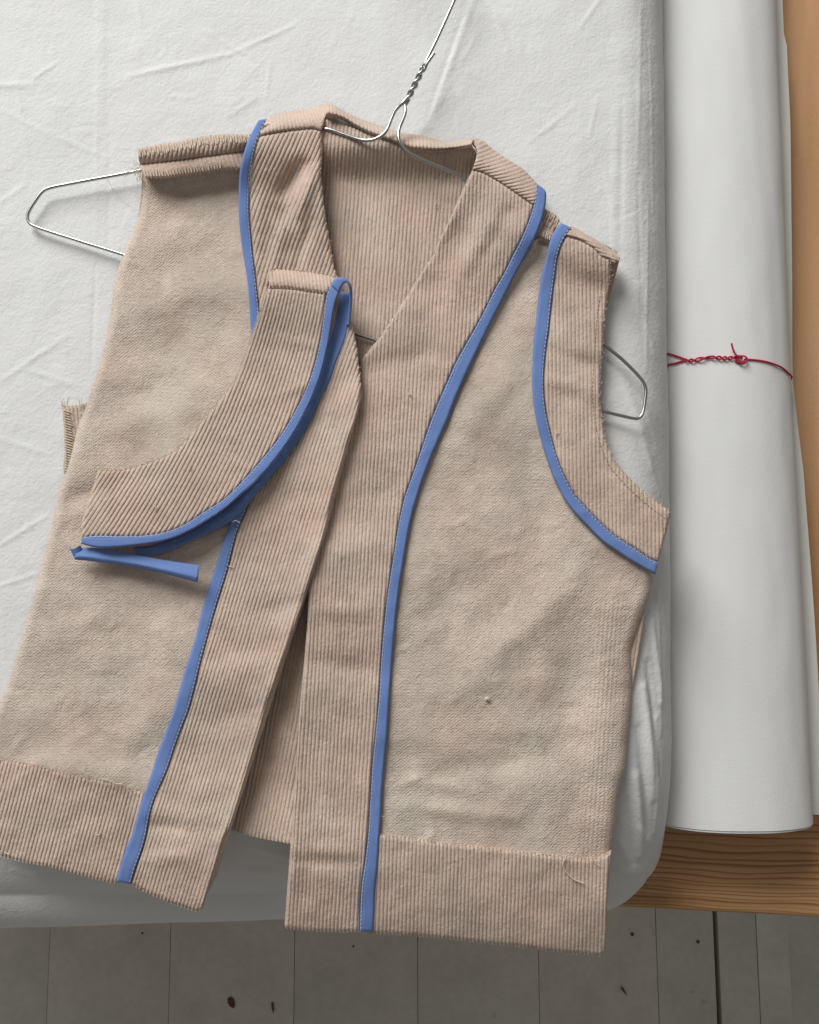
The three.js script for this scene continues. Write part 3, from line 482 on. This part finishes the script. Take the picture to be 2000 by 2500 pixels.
{ // hem bands turned up, cord side out
  const hemH = (x, y) => F(x, y) + 2.0;
  const polyL = outline([[-66, 1836], [0, 1853], [35, 1859], [98, 1873], [139, 1884], [209, 1901], [255, 1907], [301, 1921], [366, 1938]], [[366, 1938], [300, 2148]], [[300, 2150], [283, 2155], [232, 2145], [174, 2130], [116, 2114], [58, 2104], [0, 2089], [-66, 2074]], [[-66, 2074], [-66, 1836]]);
  const hl = mesh('hem_band', panel({ poly: polyL, H: (x, y) => hemH(x, y) + 0.6, dir: [-0.27, 1], pitch: 9.2, amp: RIB, edge: 7, drop: 1.4, sd: 7 }), M.cord, vest);
  const polyR = outline([[905, 2034], [930, 2037], [962, 2042], [1000, 2047], [1058, 2055], [1116, 2063], [1174, 2069], [1232, 2075], [1290, 2081], [1348, 2089], [1406, 2096], [1464, 2094], [1493, 2079]], [[1493, 2079], [1487, 2136], [1484, 2194], [1482, 2252], [1480, 2304], [1475, 2327], [1464, 2333]], [[1464, 2333], [1406, 2328], [1348, 2321], [1290, 2313], [1232, 2307], [1174, 2301], [1116, 2294], [1058, 2288], [1000, 2284], [957, 2281], [895, 2277]], [[895, 2277], [905, 2034]]);
  const hr = mesh('hem_band', panel({ poly: polyR, H: hemH, dir: [-0.035, 1], pitch: 9.4, amp: RIB, edge: 9, drop: 2.2, thick: 2.5, sd: 8 }), M.cord, vest);
}
const tapeOn = (parent, inner, outer, H, T, n, t = 0.12, opts = {}) => {
  const b = mesh('bias_binding', tape(inner, outer, H, T, n), M.tape, parent);
  const line = between(inner, outer, t, 90).map(p => [p[0], p[1]]);
  mesh('stitching', stitches(line, (x, y) => H(x, y, 0.5, t) + T * 0.62, 10, 5.8, 0.00042, 0.3), M.stitch, parent, 'stuff');
  return b;
};
{ // left front facing
  const poly = outline([[636, 331], [664, 325], [699, 319], [734, 315], [765, 313], [784, 318]], E.lNeck, E.lFront, [[501, 2196], [496, 2215], [484, 2224], [472, 2223]], [[472, 2223], [429, 2208], [371, 2185], [319, 2158]], [...E.lBindIn].reverse().slice(0, -1));
  const ph = (x, y) => { const k = smooth(1000, 420, y); const g = 0.305 * (y - 1200) - 0.00012 * Math.pow(Math.max(0, 1000 - y), 2); return (x + g - 700) / lerp(9.6, 11.2, k) + 0.15 * N(x / 60, y / 60, 4); };
  const f = mesh('front_facing', panel({ poly, H: lFace, dir: [-0.32, 1], amp: RIB, phase: ph, edge: 9, drop: 2.4, thick: 1.6, sd: 10 }), M.cord, vest);
  tapeOn(f, E.lBindIn, E.lBindOut, (x, y) => lFace(x, y) + 0.3, 1.25, 260, 0.1);
  // shoulder seam and neck piece over the shoulder
  const capSeam = [[636, 331], [664, 325], [699, 319], [734, 315], [765, 313], [784, 318]];
  const cap = outline(capSeam, [[784, 318], [788, 306], [793, 287], [800, 271]], [[800, 271], [810, 262], [812, 254]], [[812, 254], [803, 252], [786, 256], [760, 264], [716, 271], [682, 278], [652, 290]], [[652, 290], [643, 308], [636, 331]]);
  const capC = curve(capSeam, 8), capTop = curve([[636, 296], [682, 278], [716, 271], [760, 264], [786, 256], [812, 250]], 8);
  const hCap = (x, y) => { const a = distPoly(capC, x, y, false), b = distPoly(capTop, x, y, false), t = a / (a + b + 0.01); return lFace(x, 326) + 0.2 + 1.6 * Math.sin(Math.PI * Math.min(1, t * 1.2)) - 15 * t * t; };
  const np = mesh('neck_piece', panel({ poly: cap, H: hCap, dir: [0.25, 1], amp: RIB * 0.9, serr: 0.5, phase: (x, y) => (x - (0.1 + 0.45 * smooth(690, 790, x)) * (y - 300)) / 9.4, du: 1.25, dv: 2.5, edge: 6, drop: 0.8, thick: 2, sd: 12 }), M.cord, vest);
  mesh('seam_line', stitches(capSeam, (x, y) => lFace(x, y) + 0.1, 6, 5, 0.00042), M.seam, np, 'stuff');
}
{ // right front facing
  const capSeam = [[1154, 414], [1175, 418], [1202, 432], [1228, 448], [1253, 465], [1279, 483], [1303, 500]];
  const poly = outline(capSeam, [[1303, 500], ...E.rBindIn.slice(3)], [[878, 2274], [812, 2275], [754, 2272], [706, 2268]], [[706, 2268], [697, 2264], [695, 2256]], [...E.rFront].reverse(), [...E.rNeck].reverse());
  const ph = (x, y) => (x + 0.062 * (y - 1500) + 0.00003 * Math.pow(Math.max(0, 1200 - y), 2) * (x > 950 ? 0.3 : 0.3)) / 9.3 + 0.12 * N(x / 60, y / 60, 5);
  const f = mesh('front_facing', panel({ poly, H: rFace, dir: [-0.06, 1], amp: RIB, phase: ph, edge: 9, drop: 2.2, thick: 1.8, sd: 14 }), M.cord, vest);
  tapeOn(f, E.rBindIn, E.rBindOut, (x, y) => rFace(x, y) + 0.3, 1.25, 260, 0.1);
  const cap = outline(capSeam, [[1303, 500], [1308, 480], [1313, 450]], [[1313, 450], [1279, 414], [1253, 397], [1228, 381], [1202, 363], [1180, 344], [1161, 338], [1148, 339]], [[1148, 339], [1154, 350], [1164, 362], [1163, 384], [1154, 414]]);
  const capC = curve(capSeam, 8), capTop = curve([[1320, 456], [1279, 414], [1253, 397], [1228, 381], [1202, 363], [1177, 342], [1150, 338]], 8);
  const hCap = (x, y) => { const a = distPoly(capC, x, y, false), b = distPoly(capTop, x, y, false), t = a / (a + b + 0.01); return rFace(clamp(x, 1160, 1300), lerp(420, 495, clamp((x - 1170) / 130))) + 0.2 + 1.6 * Math.sin(Math.PI * Math.min(1, t * 1.2)) - 14 * t * t; };
  const np = mesh('neck_piece', panel({ poly: cap, H: hCap, dir: [1, -0.36], amp: RIB, serr: 0.5, pitch: 9.6, phase: (x, y) => { const t = distPoly(capC, x, y, false) / 75; return (0.36 * x + y - 26 * (t - t * t * 0.9)) / 10.4; }, du: 1.25, dv: 2.5, edge: 6, drop: 0.8, thick: 2, sd: 15 }), M.cord, vest);
  mesh('seam_line', stitches(capSeam, (x, y) => rFace(x, y) + 0.1, 6, 5, 0.00042), M.seam, np, 'stuff');
}
{ // rolled band round the back of the neck
  const top = [[802, 253], [821, 259], [838, 270], [860, 281], [881, 290], [910, 301], [939, 310], [970, 320], [1000, 327], [1029, 331], [1070, 342], [1099, 347], [1122, 342], [1155, 338]];
  const seam = [[796, 280], [835, 288], [870, 309], [904, 326], [951, 342], [975, 352], [1000, 362], [1035, 366], [1075, 366], [1116, 362], [1152, 356]];
  const tc = curve(top, 8), sc = curve(seam, 8);
  const H = (x, y) => { const a = distPoly(sc, x, y, false), b = distPoly(tc, x, y, false), t = a / (a + b + 0.01); const e = 3.5 * (smooth(870, 800, x) + smooth(1100, 1160, x)); return 16.5 + e + 2.6 * Math.sin(Math.PI * Math.min(1, t * 1.15)) - 12 * t * t; };
  const poly = outline(top, [[1155, 338], [1152, 356]], [...seam].reverse(), [[796, 280], [802, 253]]);
  const nb = mesh('neck_band', panel({ poly, H, dir: [0.05, 1], pitch: 9.0, amp: RIB * 0.85, serr: 0.5, du: 1.25, dv: 2.5, edge: 5, drop: 0.8, thick: 2.5, sd: 17 }), M.cord, vest);
  mesh('seam_line', stitches(seam.slice(1), (x, y) => 16.7, 7, 6, 0.0005), M.seam, nb, 'stuff');
}
{ // left shoulder: seam allowances pressed apart, edges oversewn
  const seam = [[342, 402], [399, 396], [458, 389], [517, 381], [604, 369]], top = [[337, 363], [379, 355], [438, 346], [497, 334], [537, 329], [612, 329]], bot = [[354, 433], [406, 432], [438, 427], [487, 421], [537, 413], [598, 412]];
  const sc = curve(seam, 8), tc = curve(top, 8), bc = curve(bot, 8);
  const Hs = (x, y) => F(x, y) + 1.4, up = (x, y) => { const a = distPoly(sc, x, y, false), b = distPoly(tc, x, y, false), t = a / (a + b); return Hs(x, y) + 8.5 * t + 1.2 * Math.sin(Math.PI * t); }, dn = (x, y) => { const a = distPoly(sc, x, y, false), b = distPoly(bc, x, y, false), t = a / (a + b); return Hs(x, y) + 0.4 + 3.4 * t; };
  const s1 = mesh('shoulder_allowance', panel({ poly: outline(seam, [[604, 369], [612, 329]], [...top].reverse(), [[337, 363], [338, 380], [342, 402]]), H: up, dir: [-0.22, 1], pitch: 10.5, amp: RIB * 1.1, dv: 2.5, edge: 5, drop: 0.8, sd: 20 }), M.cord, vest);
  const s2 = mesh('shoulder_allowance', panel({ poly: outline(seam, [[604, 369], [598, 412]], [...bot].reverse(), [[354, 433], [346, 415], [342, 402]]), H: dn, dir: [0.42, 1], pitch: 10.5, amp: RIB * 0.8, dv: 2.5, edge: 5, drop: 0.8, sd: 21 }), M.cord, vest);
  const oversew = (line, H, dx, dy, sp) => { const c = curve(line, sp), out = []; c.forEach(([x, y], i) => { const j = (rnd() - 0.5) * 4, k = 0.8 + 0.4 * rnd(); out.push(seg(PM(x, y, H(x, y) + 1.0), PM(x + dx * k + j, y + dy * k, H(x + dx * k, y + dy * k) + 1.2), 0.00036)); if (i % 2) out.push(seg(PM(x + dx * k + j, y + dy * k, H(x + dx * k, y + dy * k) + 1.0), PM(x + sp, y, H(x + sp, y) + 0.9), 0.00022)); }); return mergeGeometries(out); };
  mesh('oversewing', oversew(top.map(p => [p[0] + 3, p[1] + 1.5]), up, 4, 17, 6.5), M.thread, s1, 'stuff');
  mesh('oversewing', oversew(bot.slice(0, -1).map(p => [p[0] + 2, p[1] - 2]), dn, -3, -16, 7), M.thread, s2, 'stuff');
  mesh('seam_line', stitches(seam, (x, y) => Hs(x, y) + 0.6, 6, 5, 0.0003), M.seam, s2, 'stuff');
  // right shoulder
  const sr = [[1312, 548], [1330, 553], [1352, 566]], tr = [[1325, 508], [1340, 516], [1356, 525], [1368, 540]], br = [[1305, 571], [1325, 580], [1346, 590]];
  const Hr = (x, y) => F(x, y) + 2.4;
  const s3 = mesh('shoulder_allowance', panel({ poly: outline(sr, [[1352, 566], [1368, 540]], [...tr].reverse(), [[1325, 508], [1312, 548]]), H: (x, y) => Hr(x, y) + 0.8 * (560 - y) / 20, dir: [-0.5, 1], pitch: 9.5, amp: RIB, dv: 2.5, edge: 4, drop: 0.6, sd: 23 }), M.cord, vest);
  const s4 = mesh('shoulder_allowance', panel({ poly: outline(sr, [[1352, 566], [1346, 590]], [...br].reverse(), [[1305, 571], [1312, 548]]), H: (x, y) => Hr(x, y) + 0.7, dir: [1, 0.5], pitch: 9.5, amp: RIB, dv: 2.5, edge: 4, drop: 0.6, sd: 24 }), M.cord, vest);
  mesh('oversewing', oversew(tr.map(p => [p[0] - 2, p[1] + 2]), (x, y) => Hr(x, y) + 1.6, -6, 13, 6), M.thread, s3, 'stuff');
  mesh('oversewing', oversew(br.map(p => [p[0] + 1, p[1] - 2]), (x, y) => Hr(x, y) + 1, 3, -13, 6), M.thread, s4, 'stuff');
  // side seam allowance poking out at the left
  const side = outline([[152, 998], [170, 992], [190, 990], [214, 985]], [[214, 985], [200, 1060], [165, 1160]], [[165, 1160], [157, 1156], [158, 1090], [156, 1040], [152, 998]]);
  const Hq = (x, y) => 3.4 + 2.0 * smooth(200, 150, x);
  const s5 = mesh('side_allowance', panel({ poly: side, H: Hq, dir: [0.1, 1], pitch: 9, amp: RIB * 0.8, dv: 3, edge: 5, drop: 1, sd: 26 }), M.cord, vest);
  mesh('oversewing', oversew([[155, 1002], [159, 1045], [161, 1090], [159, 1148]], Hq, 17, 5, 6.5), M.thread, s5, 'stuff');
}
{ // armhole facing sewn in on the right
  const poly = outline(aCapSeam, E.aEdge, [[1637, 1250], [1632, 1279], [1623, 1314], [1614, 1349], [1606, 1373]], [...E.aIn].reverse().slice(0, -1));
  const f = mesh('armhole_facing', panel({ poly, H: aFace, dir: [0.012, 1], pitch: 9.5, amp: RIB * 0.85, edge: 8, drop: 2.2, thick: 1.6, sd: 30 }), M.cord, vest);
  tapeOn(f, E.aIn, E.aOut, (x, y) => aFace(x, y) + 0.3, 1.25, 150, 0.12);
  const inset2 = E.aEdge.slice(2).map((p, i) => i < 8 ? [p[0] - 19, p[1]] : [p[0] - 15 + (i - 8) * 1.2, p[1] + 10 + (i - 8) * 1.5]);
  mesh('stitching', stitches(inset2, (x, y) => aFace(x, y) + 0.45, 10, 6, 0.00028), M.seam, f, 'stuff');
  const topE = [[1396, 552], [1432, 572], [1470, 594], [1508, 617], [1514, 630]];
  const cap = outline(aCapSeam, [[1490, 632], [1500, 640], [1514, 630]], [...topE].reverse(), [[1396, 552], [1383, 575]]);
  const sc = curve(aCapSeam, 6), tc = curve(topE.slice(0, 4), 6);
  mesh('armhole_cap', panel({ poly: cap, H: (x, y) => { const a = distPoly(sc, x, y, false), b = distPoly(tc, x, y, false), t = a / (a + b + 0.01); return aFace(clamp(x, 1385, 1480), 600) + 0.4 - 7 * t * t + Math.sin(Math.PI * t); }, dir: [1, 0.3], pitch: 8.5, amp: RIB * 0.8, dv: 2.5, edge: 4, drop: 0.6, thick: 1.8, sd: 31 }), M.cord, vest);
  const under = outline([[1486, 634], [1514, 628]], [[1514, 628], [1507, 657], [1494, 708], [1480, 764], [1470, 800]], [[1470, 800], [1478, 720], [1486, 634]]);
  mesh('armhole_underside', panel({ poly: under, H: (x, y) => 4.2 + 4 * smooth(720, 630, y), dir: [-0.2, 1], pitch: 9, amp: RIB * 0.6, dv: 3, edge: 4, drop: 0.8, sd: 33 }), M.cord, vest);
}
{ // frayed ends and lint
  const on = (l) => l.map(([x, y]) => [x, y, F(x, y) + 4.1]);
  const fr = (list, r) => mergeGeometries(list.map(l => threadTube(l, r)));
  const fray = [];
  const tuft = (x, y, h, n, a0, a1, len) => { for (let i = 0; i < n; i++) { const a = lerp(a0, a1, rnd()), l = len * (0.4 + 0.8 * rnd()), c = (rnd() - 0.5) * 0.9, sx = x + (rnd() - 0.5) * 14, sy = y + (rnd() - 0.5) * 16; fray.push([[sx, sy, h], [sx + Math.cos(a) * l * 0.5, sy + Math.sin(a) * l * 0.5, h + rnd() * 2], [sx + Math.cos(a + c) * l, sy + Math.sin(a + c) * l, h * 0.7 + rnd() * 3]]); } };
  const tufts = fray.length; tuft(345, 412, 14, 18, 2.2, 4.3, 42); tuft(342, 420, 14, 8, 1.3, 2.0, 40); tuft(160, 998, 4, 14, 3.6, 5.0, 28); tuft(200, 990, 5, 6, 4.2, 5.4, 22);
  const fuzz = (line, Hf, lift, step, len) => { for (const [x, y] of curve(line, step)) { if (rnd() < 0.35) continue; const a = rnd() * 6.28, l = len * (0.4 + rnd()), h = Hf(x, y) + lift; fray.push([[x, y, h], [x + Math.cos(a) * l * 0.5, y + Math.sin(a) * l * 0.5, h + 0.4 * rnd()], [x + Math.cos(a + rnd() - 0.5) * l, y + Math.sin(a + rnd() - 0.5) * l, h - 0.2]]); } };
  fuzz([[0, 1853], [98, 1873], [209, 1901], [301, 1921], [350, 1935]], F, 3.2, 4, 9); fuzz([[940, 2038], [1116, 2063], [1290, 2081], [1464, 2094]], F, 2.8, 7, 7); fuzz(E.aEdge, aFace, 0.3, 6, 7); fuzz(E.rNeck, rFace, 0.5, 8, 5); fuzz(E.lNeck, lFace, 0.5, 8, 5); fuzz([[301, 623], [277, 712], [255, 845], [209, 996]], F, -2, 9, 5); fuzz([[0, 2089], [116, 2114], [283, 2155]], F, 1.5, 8, 5); fuzz([[754, 2272], [1000, 2284], [1290, 2313], [1464, 2333]], F, 0.5, 8, 5);
  mesh('frayed_threads', fr(fray, 0.00015), M.thread, vest, 'stuff');
  mesh('loose_thread', threadTube(on([[1382, 2092, 11], [1374, 2110, 11], [1382, 2128, 10.5], [1400, 2146, 9.5], [1426, 2157, 9]]), 0.00042), M.thread, vest);
  mesh('loose_thread', threadTube([[1066, 494, backH(1066, 494) + 1.6], [1063, 500, backH(1066, 500) + 2], [1066, 508, backH(1066, 508) + 1.5]], 0.0004), M.thread, vest);
  mesh('loose_thread', threadTube([[688, 556, lFace(688, 556) + 1.6], [694, 557, lFace(694, 557) + 1.8], [694, 548, lFace(694, 548) + 1.4]], 0.0003), M.thread, vest);
  for (const [x, y, Hf, l] of [[1000, 963, rFace, 1.4], [1360, 1058, aFace, 1.3], [563, 1384, lFace, 1.4], [241, 2037, F, 4], [20, 2086, F, 4]]) { const h = Hf(x, y) + l, a = rnd() * 6; mesh('lint', threadTube([[x - 5 * Math.cos(a), y - 5 * Math.sin(a), h], [x + 2 * Math.sin(a), y, h + 0.5], [x + 5 * Math.cos(a + 0.7), y + 5 * Math.sin(a + 0.7), h]], 0.00035), M.thread, vest); }
  mesh('loose_thread', threadTube([[262, 435, 4], [275, 460, 3], [300, 482, 2], [336, 503, 6]], 0.00013), M.thread, vest);
  mesh('loose_thread', threadTube(on([[191, 1876, 11], [205, 1884, 12], [213, 1896, 12]]), 0.0003), M.thread, vest);
  mesh('loose_thread', threadTube(on([[246, 1902, 12], [262, 1903, 13], [285, 1914, 12], [300, 1913, 11]]), 0.0003), M.thread, vest);
  mesh('loose_thread', threadTube(on([[340, 1898, 11], [330, 1912, 12], [312, 1920, 12]]), 0.00022), M.thread, vest);
  mesh('loose_thread', threadTube(on([[1042, 2046, 11], [1050, 2042, 12], [1058, 2050, 11]]), 0.0004), M.thread, vest);
  mesh('loose_thread', threadTube(on([[1446, 2094, 10.5], [1452, 2104, 11], [1462, 2114, 10]]), 0.0003), M.thread, vest);
  mesh('loose_thread', threadTube([[568, 1274, 16], [576, 1271, 17], [586, 1277, 16]], 0.00045), M.thread, vest);
  mesh('loose_thread', threadTube([[932, 1994, 11], [936, 1993, 12], [939, 2010, 10.5]], 0.00018), M.thread, vest);
  for (const [x, y, r, Hf] of [[1190, 1706, 1.3, F]]) {
    const g = new THREE.IcosahedronGeometry(r / 1000, 2), p = g.attributes.position; for (let k = 0; k < p.count; k++) { const f = 1 + 0.9 * N(p.getX(k) * 1500 + x, p.getY(k) * 1500, p.getZ(k) * 1500); p.setXYZ(k, p.getX(k) * f, p.getY(k) * f * 0.7, p.getZ(k) * f); } g.computeVertexNormals();
    const q = PM(x, y, Hf(x, y) + (Hf === F ? 0.6 : 1.5) + r * 0.3); g.translate(q.x, q.y, q.z); mesh('lint', g, M.thread, vest);
  }
}

// ---------------------------------------------------------------- loose armhole facing lying folded on the vest
{
  const c0 = PM(500, 1000, 16), af = thing('armhole_facing', 'loose curved corduroy armhole facing with blue binding, folded over on the vest', 'facing');
  const lift = (x, y) => 9 + 4.5 * smooth(1000, 1320, y) + 6.5 * smooth(860, 700, y);
  const lF = folds([[700, 830, 790, 850, 16, 0.8], [690, 960, 770, 930, 14, 0.9], [560, 1130, 640, 1150, 18, 0.8], [330, 1180, 420, 1290, 30, 1.2], [500, 1050, 560, 1150, 40, -1.0]]);
  const base = (x, y) => 10 + 0.35 * (F(x, y) + lLift(x, y) - 8) + lLift(x, y) * 0.5;
  const H = (x, y) => base(x, y) + lift(x, y) + lF(x, y) - 3.5 * smooth(270, 200, x);
  const seam = [[657, 702], [704, 703], [748, 709], [796, 716]];
  const ph = (x, y) => { const t = clamp((y - 700) / 620, -0.1, 1.1), g = 620 * (0.25 * t + 0.19 * t * t); return (x + g - 640) / lerp(8.8, 12.2, t) + 0.1 * N(x / 50, y / 50, 6); };
  const front = mesh('front_piece', panel({ poly: outline(seam, [...E.pIn].reverse().slice(3), [[200, 1313], [199, 1285], [209, 1248], [226, 1193], [240, 1147]], [...E.pInner].reverse()), H, dir: [-0.42, 1], amp: RIB, phase: ph, edge: 8, drop: 1.6, thick: 1.5, sd: 40 }), M.cord, af);
  tapeOn(front, E.pIn, E.pOut, (x, y) => H(x, y) + 0.3, 1.35, 170, 0.1);
  const topE = [[658, 668], [661, 660], [673, 657], [704, 659], [756, 665], [800, 672], [822, 678]];
  const sc = curve(seam, 6), tc = curve(topE.slice(2), 6);
  const cap = mesh('shoulder_fold', panel({ poly: outline(seam, [[796, 716], [806, 698], [822, 678]], [...topE].reverse(), [[658, 668], [657, 702]]), H: (x, y) => { const a = distPoly(sc, x, y, false), b = distPoly(tc, x, y, false), t = a / (a + b + 0.01); return H(x, 706) + 0.3 + 1.5 * Math.sin(Math.PI * t) - 8.5 * t * t; }, dir: [0.12, 1], pitch: 8.7, amp: RIB, dv: 2.5, edge: 5, drop: 0.8, thick: 2, sd: 41 }), M.cord, af);
  mesh('seam_line', stitches(seam, (x, y) => H(x, y) + 0.3, 6, 5, 0.0004), M.seam, cap, 'stuff');
  // back piece under the front one
  const out2 = [[330, 1358], [359, 1358], [406, 1348], [458, 1325], [510, 1302], [557, 1279], [591, 1252], [626, 1207], [667, 1159], [701, 1119], [736, 1067], [759, 1026], [783, 974], [806, 927], [823, 881], [841, 838], [853, 790], [859, 745], [861, 715]];
  const in2 = [[330, 1336], [355, 1334], [400, 1322], [445, 1301], [490, 1277], [535, 1248], [567, 1222], [602, 1180], [642, 1134], [677, 1092], [710, 1043], [733, 1003], [756, 952], [778, 908], [794, 864], [808, 822], [820, 780], [827, 742], [833, 712]];
  const H2 = (x, y) => base(x, y) + 1.6 + 6 * smooth(800, 700, y);
  const backp = mesh('back_piece', panel({ poly: outline(in2, [[833, 712], [800, 725], [670, 725]], [[670, 725], [640, 800], [590, 920], [520, 1030], [440, 1120], [270, 1175]], [[270, 1175], [255, 1330], [330, 1336]]), H: H2, dir: [-0.42, 1], amp: RIB, du: 2, dv: 6, phase: ph, edge: 6, drop: 1, sd: 43 }), M.cord, af);
  const b2 = mesh('bias_binding', tape(in2, out2, (x, y) => H2(x, y) + 0.3, 1.6, 150), M.tape, backp);
  // the binding turning over at the fold
  mesh('binding_turn', tape([[808, 694], [818, 680], [835, 677], [850, 684], [859, 700], [861, 722], [859, 755], [853, 795]], [[829, 716], [834, 702], [842, 691], [848, 692], [852, 704], [853, 724], [850, 755], [846, 793]], (x, y, s) => lerp(H(826, 706) + 0.5, H2(856, 790) + 1.6, smooth(0.15, 1, s)) + 1.4 * Math.sin(Math.PI * Math.min(1, s * 2)), 1.7, 60, t => Math.pow(Math.max(0, 1 - Math.pow(Math.abs(2 * t - 1), 3)), 0.5)), M.tape, front);
  // tail of folded tape left over at the end
  const up = [[190, 1338], [230, 1337], [280, 1345], [323, 1352], [390, 1365], [440, 1373], [487, 1380]], lo = [[182, 1366], [230, 1371], [280, 1377], [346, 1388], [413, 1404], [450, 1413], [483, 1422]];
  mesh('tape_tail', tape(up, lo, (x, y, s) => base(260, 1350) + lerp(6.0, 9.5, s), 3.0, 60, t => t < 0.72 ? t / 0.72 : 1 - 0.75 * (t - 0.72) / 0.28), M.tape, af);
  mesh('tape_end', tape([[170, 1338], [178, 1340], [196, 1331]], [[183, 1366], [188, 1360], [200, 1338]], () => base(200, 1350) + 7.5, 1.6, 14, t => 1 - t), M.tape, af);
  mesh('loose_thread', threadTube([[634, 740, 24], [642, 728, 25], [652, 714, 25]], 0.0002), M.thread, af);
  mesh('loose_thread', threadTube([[652, 670, 22], [655, 680, 23], [660, 692, 24]], 0.0002), M.thread, af);
  mesh('loose_thread', threadTube([[627, 774, 20], [632, 768, 21], [637, 764, 22]], 0.0003), M.thread, af);
  { const l = []; for (const [x, y] of curve(E.pInner, 4)) { const a = Math.PI * (0.9 + rnd() * 0.7), q = 3 + 6 * rnd(), h = H(x, y) + 0.2; l.push(threadTube([[x + 1, y + 1, h], [x + Math.cos(a) * q * 0.6, y + Math.sin(a) * q * 0.6, h + 0.5 * rnd()], [x + Math.cos(a + rnd() - 0.5) * q, y + Math.sin(a + rnd() - 0.5) * q, h - 0.3]], 0.00016)); } mesh('frayed_threads', mergeGeometries(l), M.thread, af, 'stuff'); }
  for (const [x, y] of [[463, 1140], [380, 1240]]) mesh('loose_thread', threadTube([[x - 3, y - 5, H(x, y) + 1.5], [x + 2, y, H(x, y) + 1.9], [x - 1, y + 7, H(x, y) + 1.4]], 0.0003), M.thread, af);
}

// ---------------------------------------------------------------- wire hanger
{
  const hg = thing('wire_hanger', 'bent galvanised wire hanger threaded through the vest', 'hanger');
  const r = 0.00115;
  const wire = (pts, n) => new THREE.TubeGeometry(new THREE.CatmullRomCurve3(pts.map(p => PM(...p)), false, 'centripetal'), n, r, 12);
  const left = [[974,260,19.0], [965,271,19.5], [956,291,21.0], [946,315,22.5], [938,326,22.0], [926,335,21.0], [912,341,20.0], [898,343,19.0], [884,342,18.0], [868,338,17.5], [835,327,17.0], [794,315,16.0], [700,335,7.5], [560,368,6.2], [339,417,6.5], [200,443,6], [125,458,5.5], [111,463,5.3], [102,470,5.2], [94,480,5.1], [72,514,4.6], [68,524,4.5], [68,536,4.4], [72,544,4.3], [80,550,4.2], [190,587,4.2], [299,621,4.4], [600,722,4.8], [890,822,5.2], [1200,919,5.6], [1471,1003,6], [1530,1018,6], [1551,1022,6], [1559,1021,6], [1566,1015,6], [1571,1003,6], [1577,960,6], [1577,950,6], [1575,942,6], [1571,933,6], [1562,921,6], [1522,880,6.3], [1471,835,6.8], [1320,640,8], [1180,480,9.5], [1136,442,17.0], [1128,434,17.5], [1118,427,18.1], [1103,419,18.5], [1066,404,19.5], [1029,389,20.5], [999,374,21.5], [985,361,22.0], [976,346,22.5], [973,330,22.5], [976,312,22.0], [982,297,21.0], [988,282,20.0], [990,272,19.3], [989,258,18.3]];
  mesh('frame_wire', wire(left, 900), M.wire, hg);
  // two strands twisted at the neck
  const A = PM(994, 246, 18.0), B = PM(1033, 168, 21), ax = B.clone().sub(A), n1 = new THREE.Vector3(0, 1, 0).cross(ax).normalize(), n2 = ax.clone().normalize().cross(n1);
  const strand = (ph) => { const out = []; for (let k = 0; k <= 40; k++) { const t = k / 40, a = ph + t * Math.PI * 2 * 1.95; out.push(A.clone().addScaledVector(ax, t).addScaledVector(n1, Math.cos(a) * r * 1.05).addScaledVector(n2, Math.sin(a) * r * 1.05)); } return out; };
  const tube3 = (pts, n) => new THREE.TubeGeometry(new THREE.CatmullRomCurve3(pts, false, 'centripetal'), n, r, 12);
  const s1 = strand(0.5), s2 = strand(0.5 + Math.PI);
  // join each strand to its arm and to what leaves at the top
  const stub = [PM(1043, 155, 22), PM(1052, 142, 22.4), PM(1060, 130, 22.6)];
  const hook = [PM(1037, 157, 20), PM(1050, 130, 20), PM(1065, 100, 20.5), PM(1110, 0, 22), PM(1124, -32, 22), PM(1128, -80, 23), PM(1105, -130, 24), PM(1050, -160, 24), PM(985, -150, 23), PM(950, -100, 22)];
  const armL = PM(974, 260, 19), armR = PM(989, 258, 18.3);
  const [near, far] = s1[0].distanceTo(armL) < s2[0].distanceTo(armL) ? [s1, s2] : [s2, s1];
  const topStub = near[40].distanceTo(stub[0]) < far[40].distanceTo(stub[0]) ? near : far;
  mesh('twisted_neck', mergeGeometries([tube3([armL, PM(984, 251, 18.6), ...near.slice(2), ...(topStub === near ? stub : hook.slice(0, 2))], 220), tube3([armR, ...far.slice(2), ...(topStub === far ? stub : hook.slice(0, 2))], 220)]), M.wire, hg);
  mesh('hook', tube3(hook, 160), M.wire, hg);
  const e1 = stub[2].clone(), e0 = stub[1], d = e1.clone().sub(e0).normalize(), cg = new THREE.CircleGeometry(r * 0.99, 14); cg.lookAt(d); cg.translate(e1.x, e1.y, e1.z); mesh('cut_end', cg, M.wire, hg);
}

renderer.render(scene, camera);
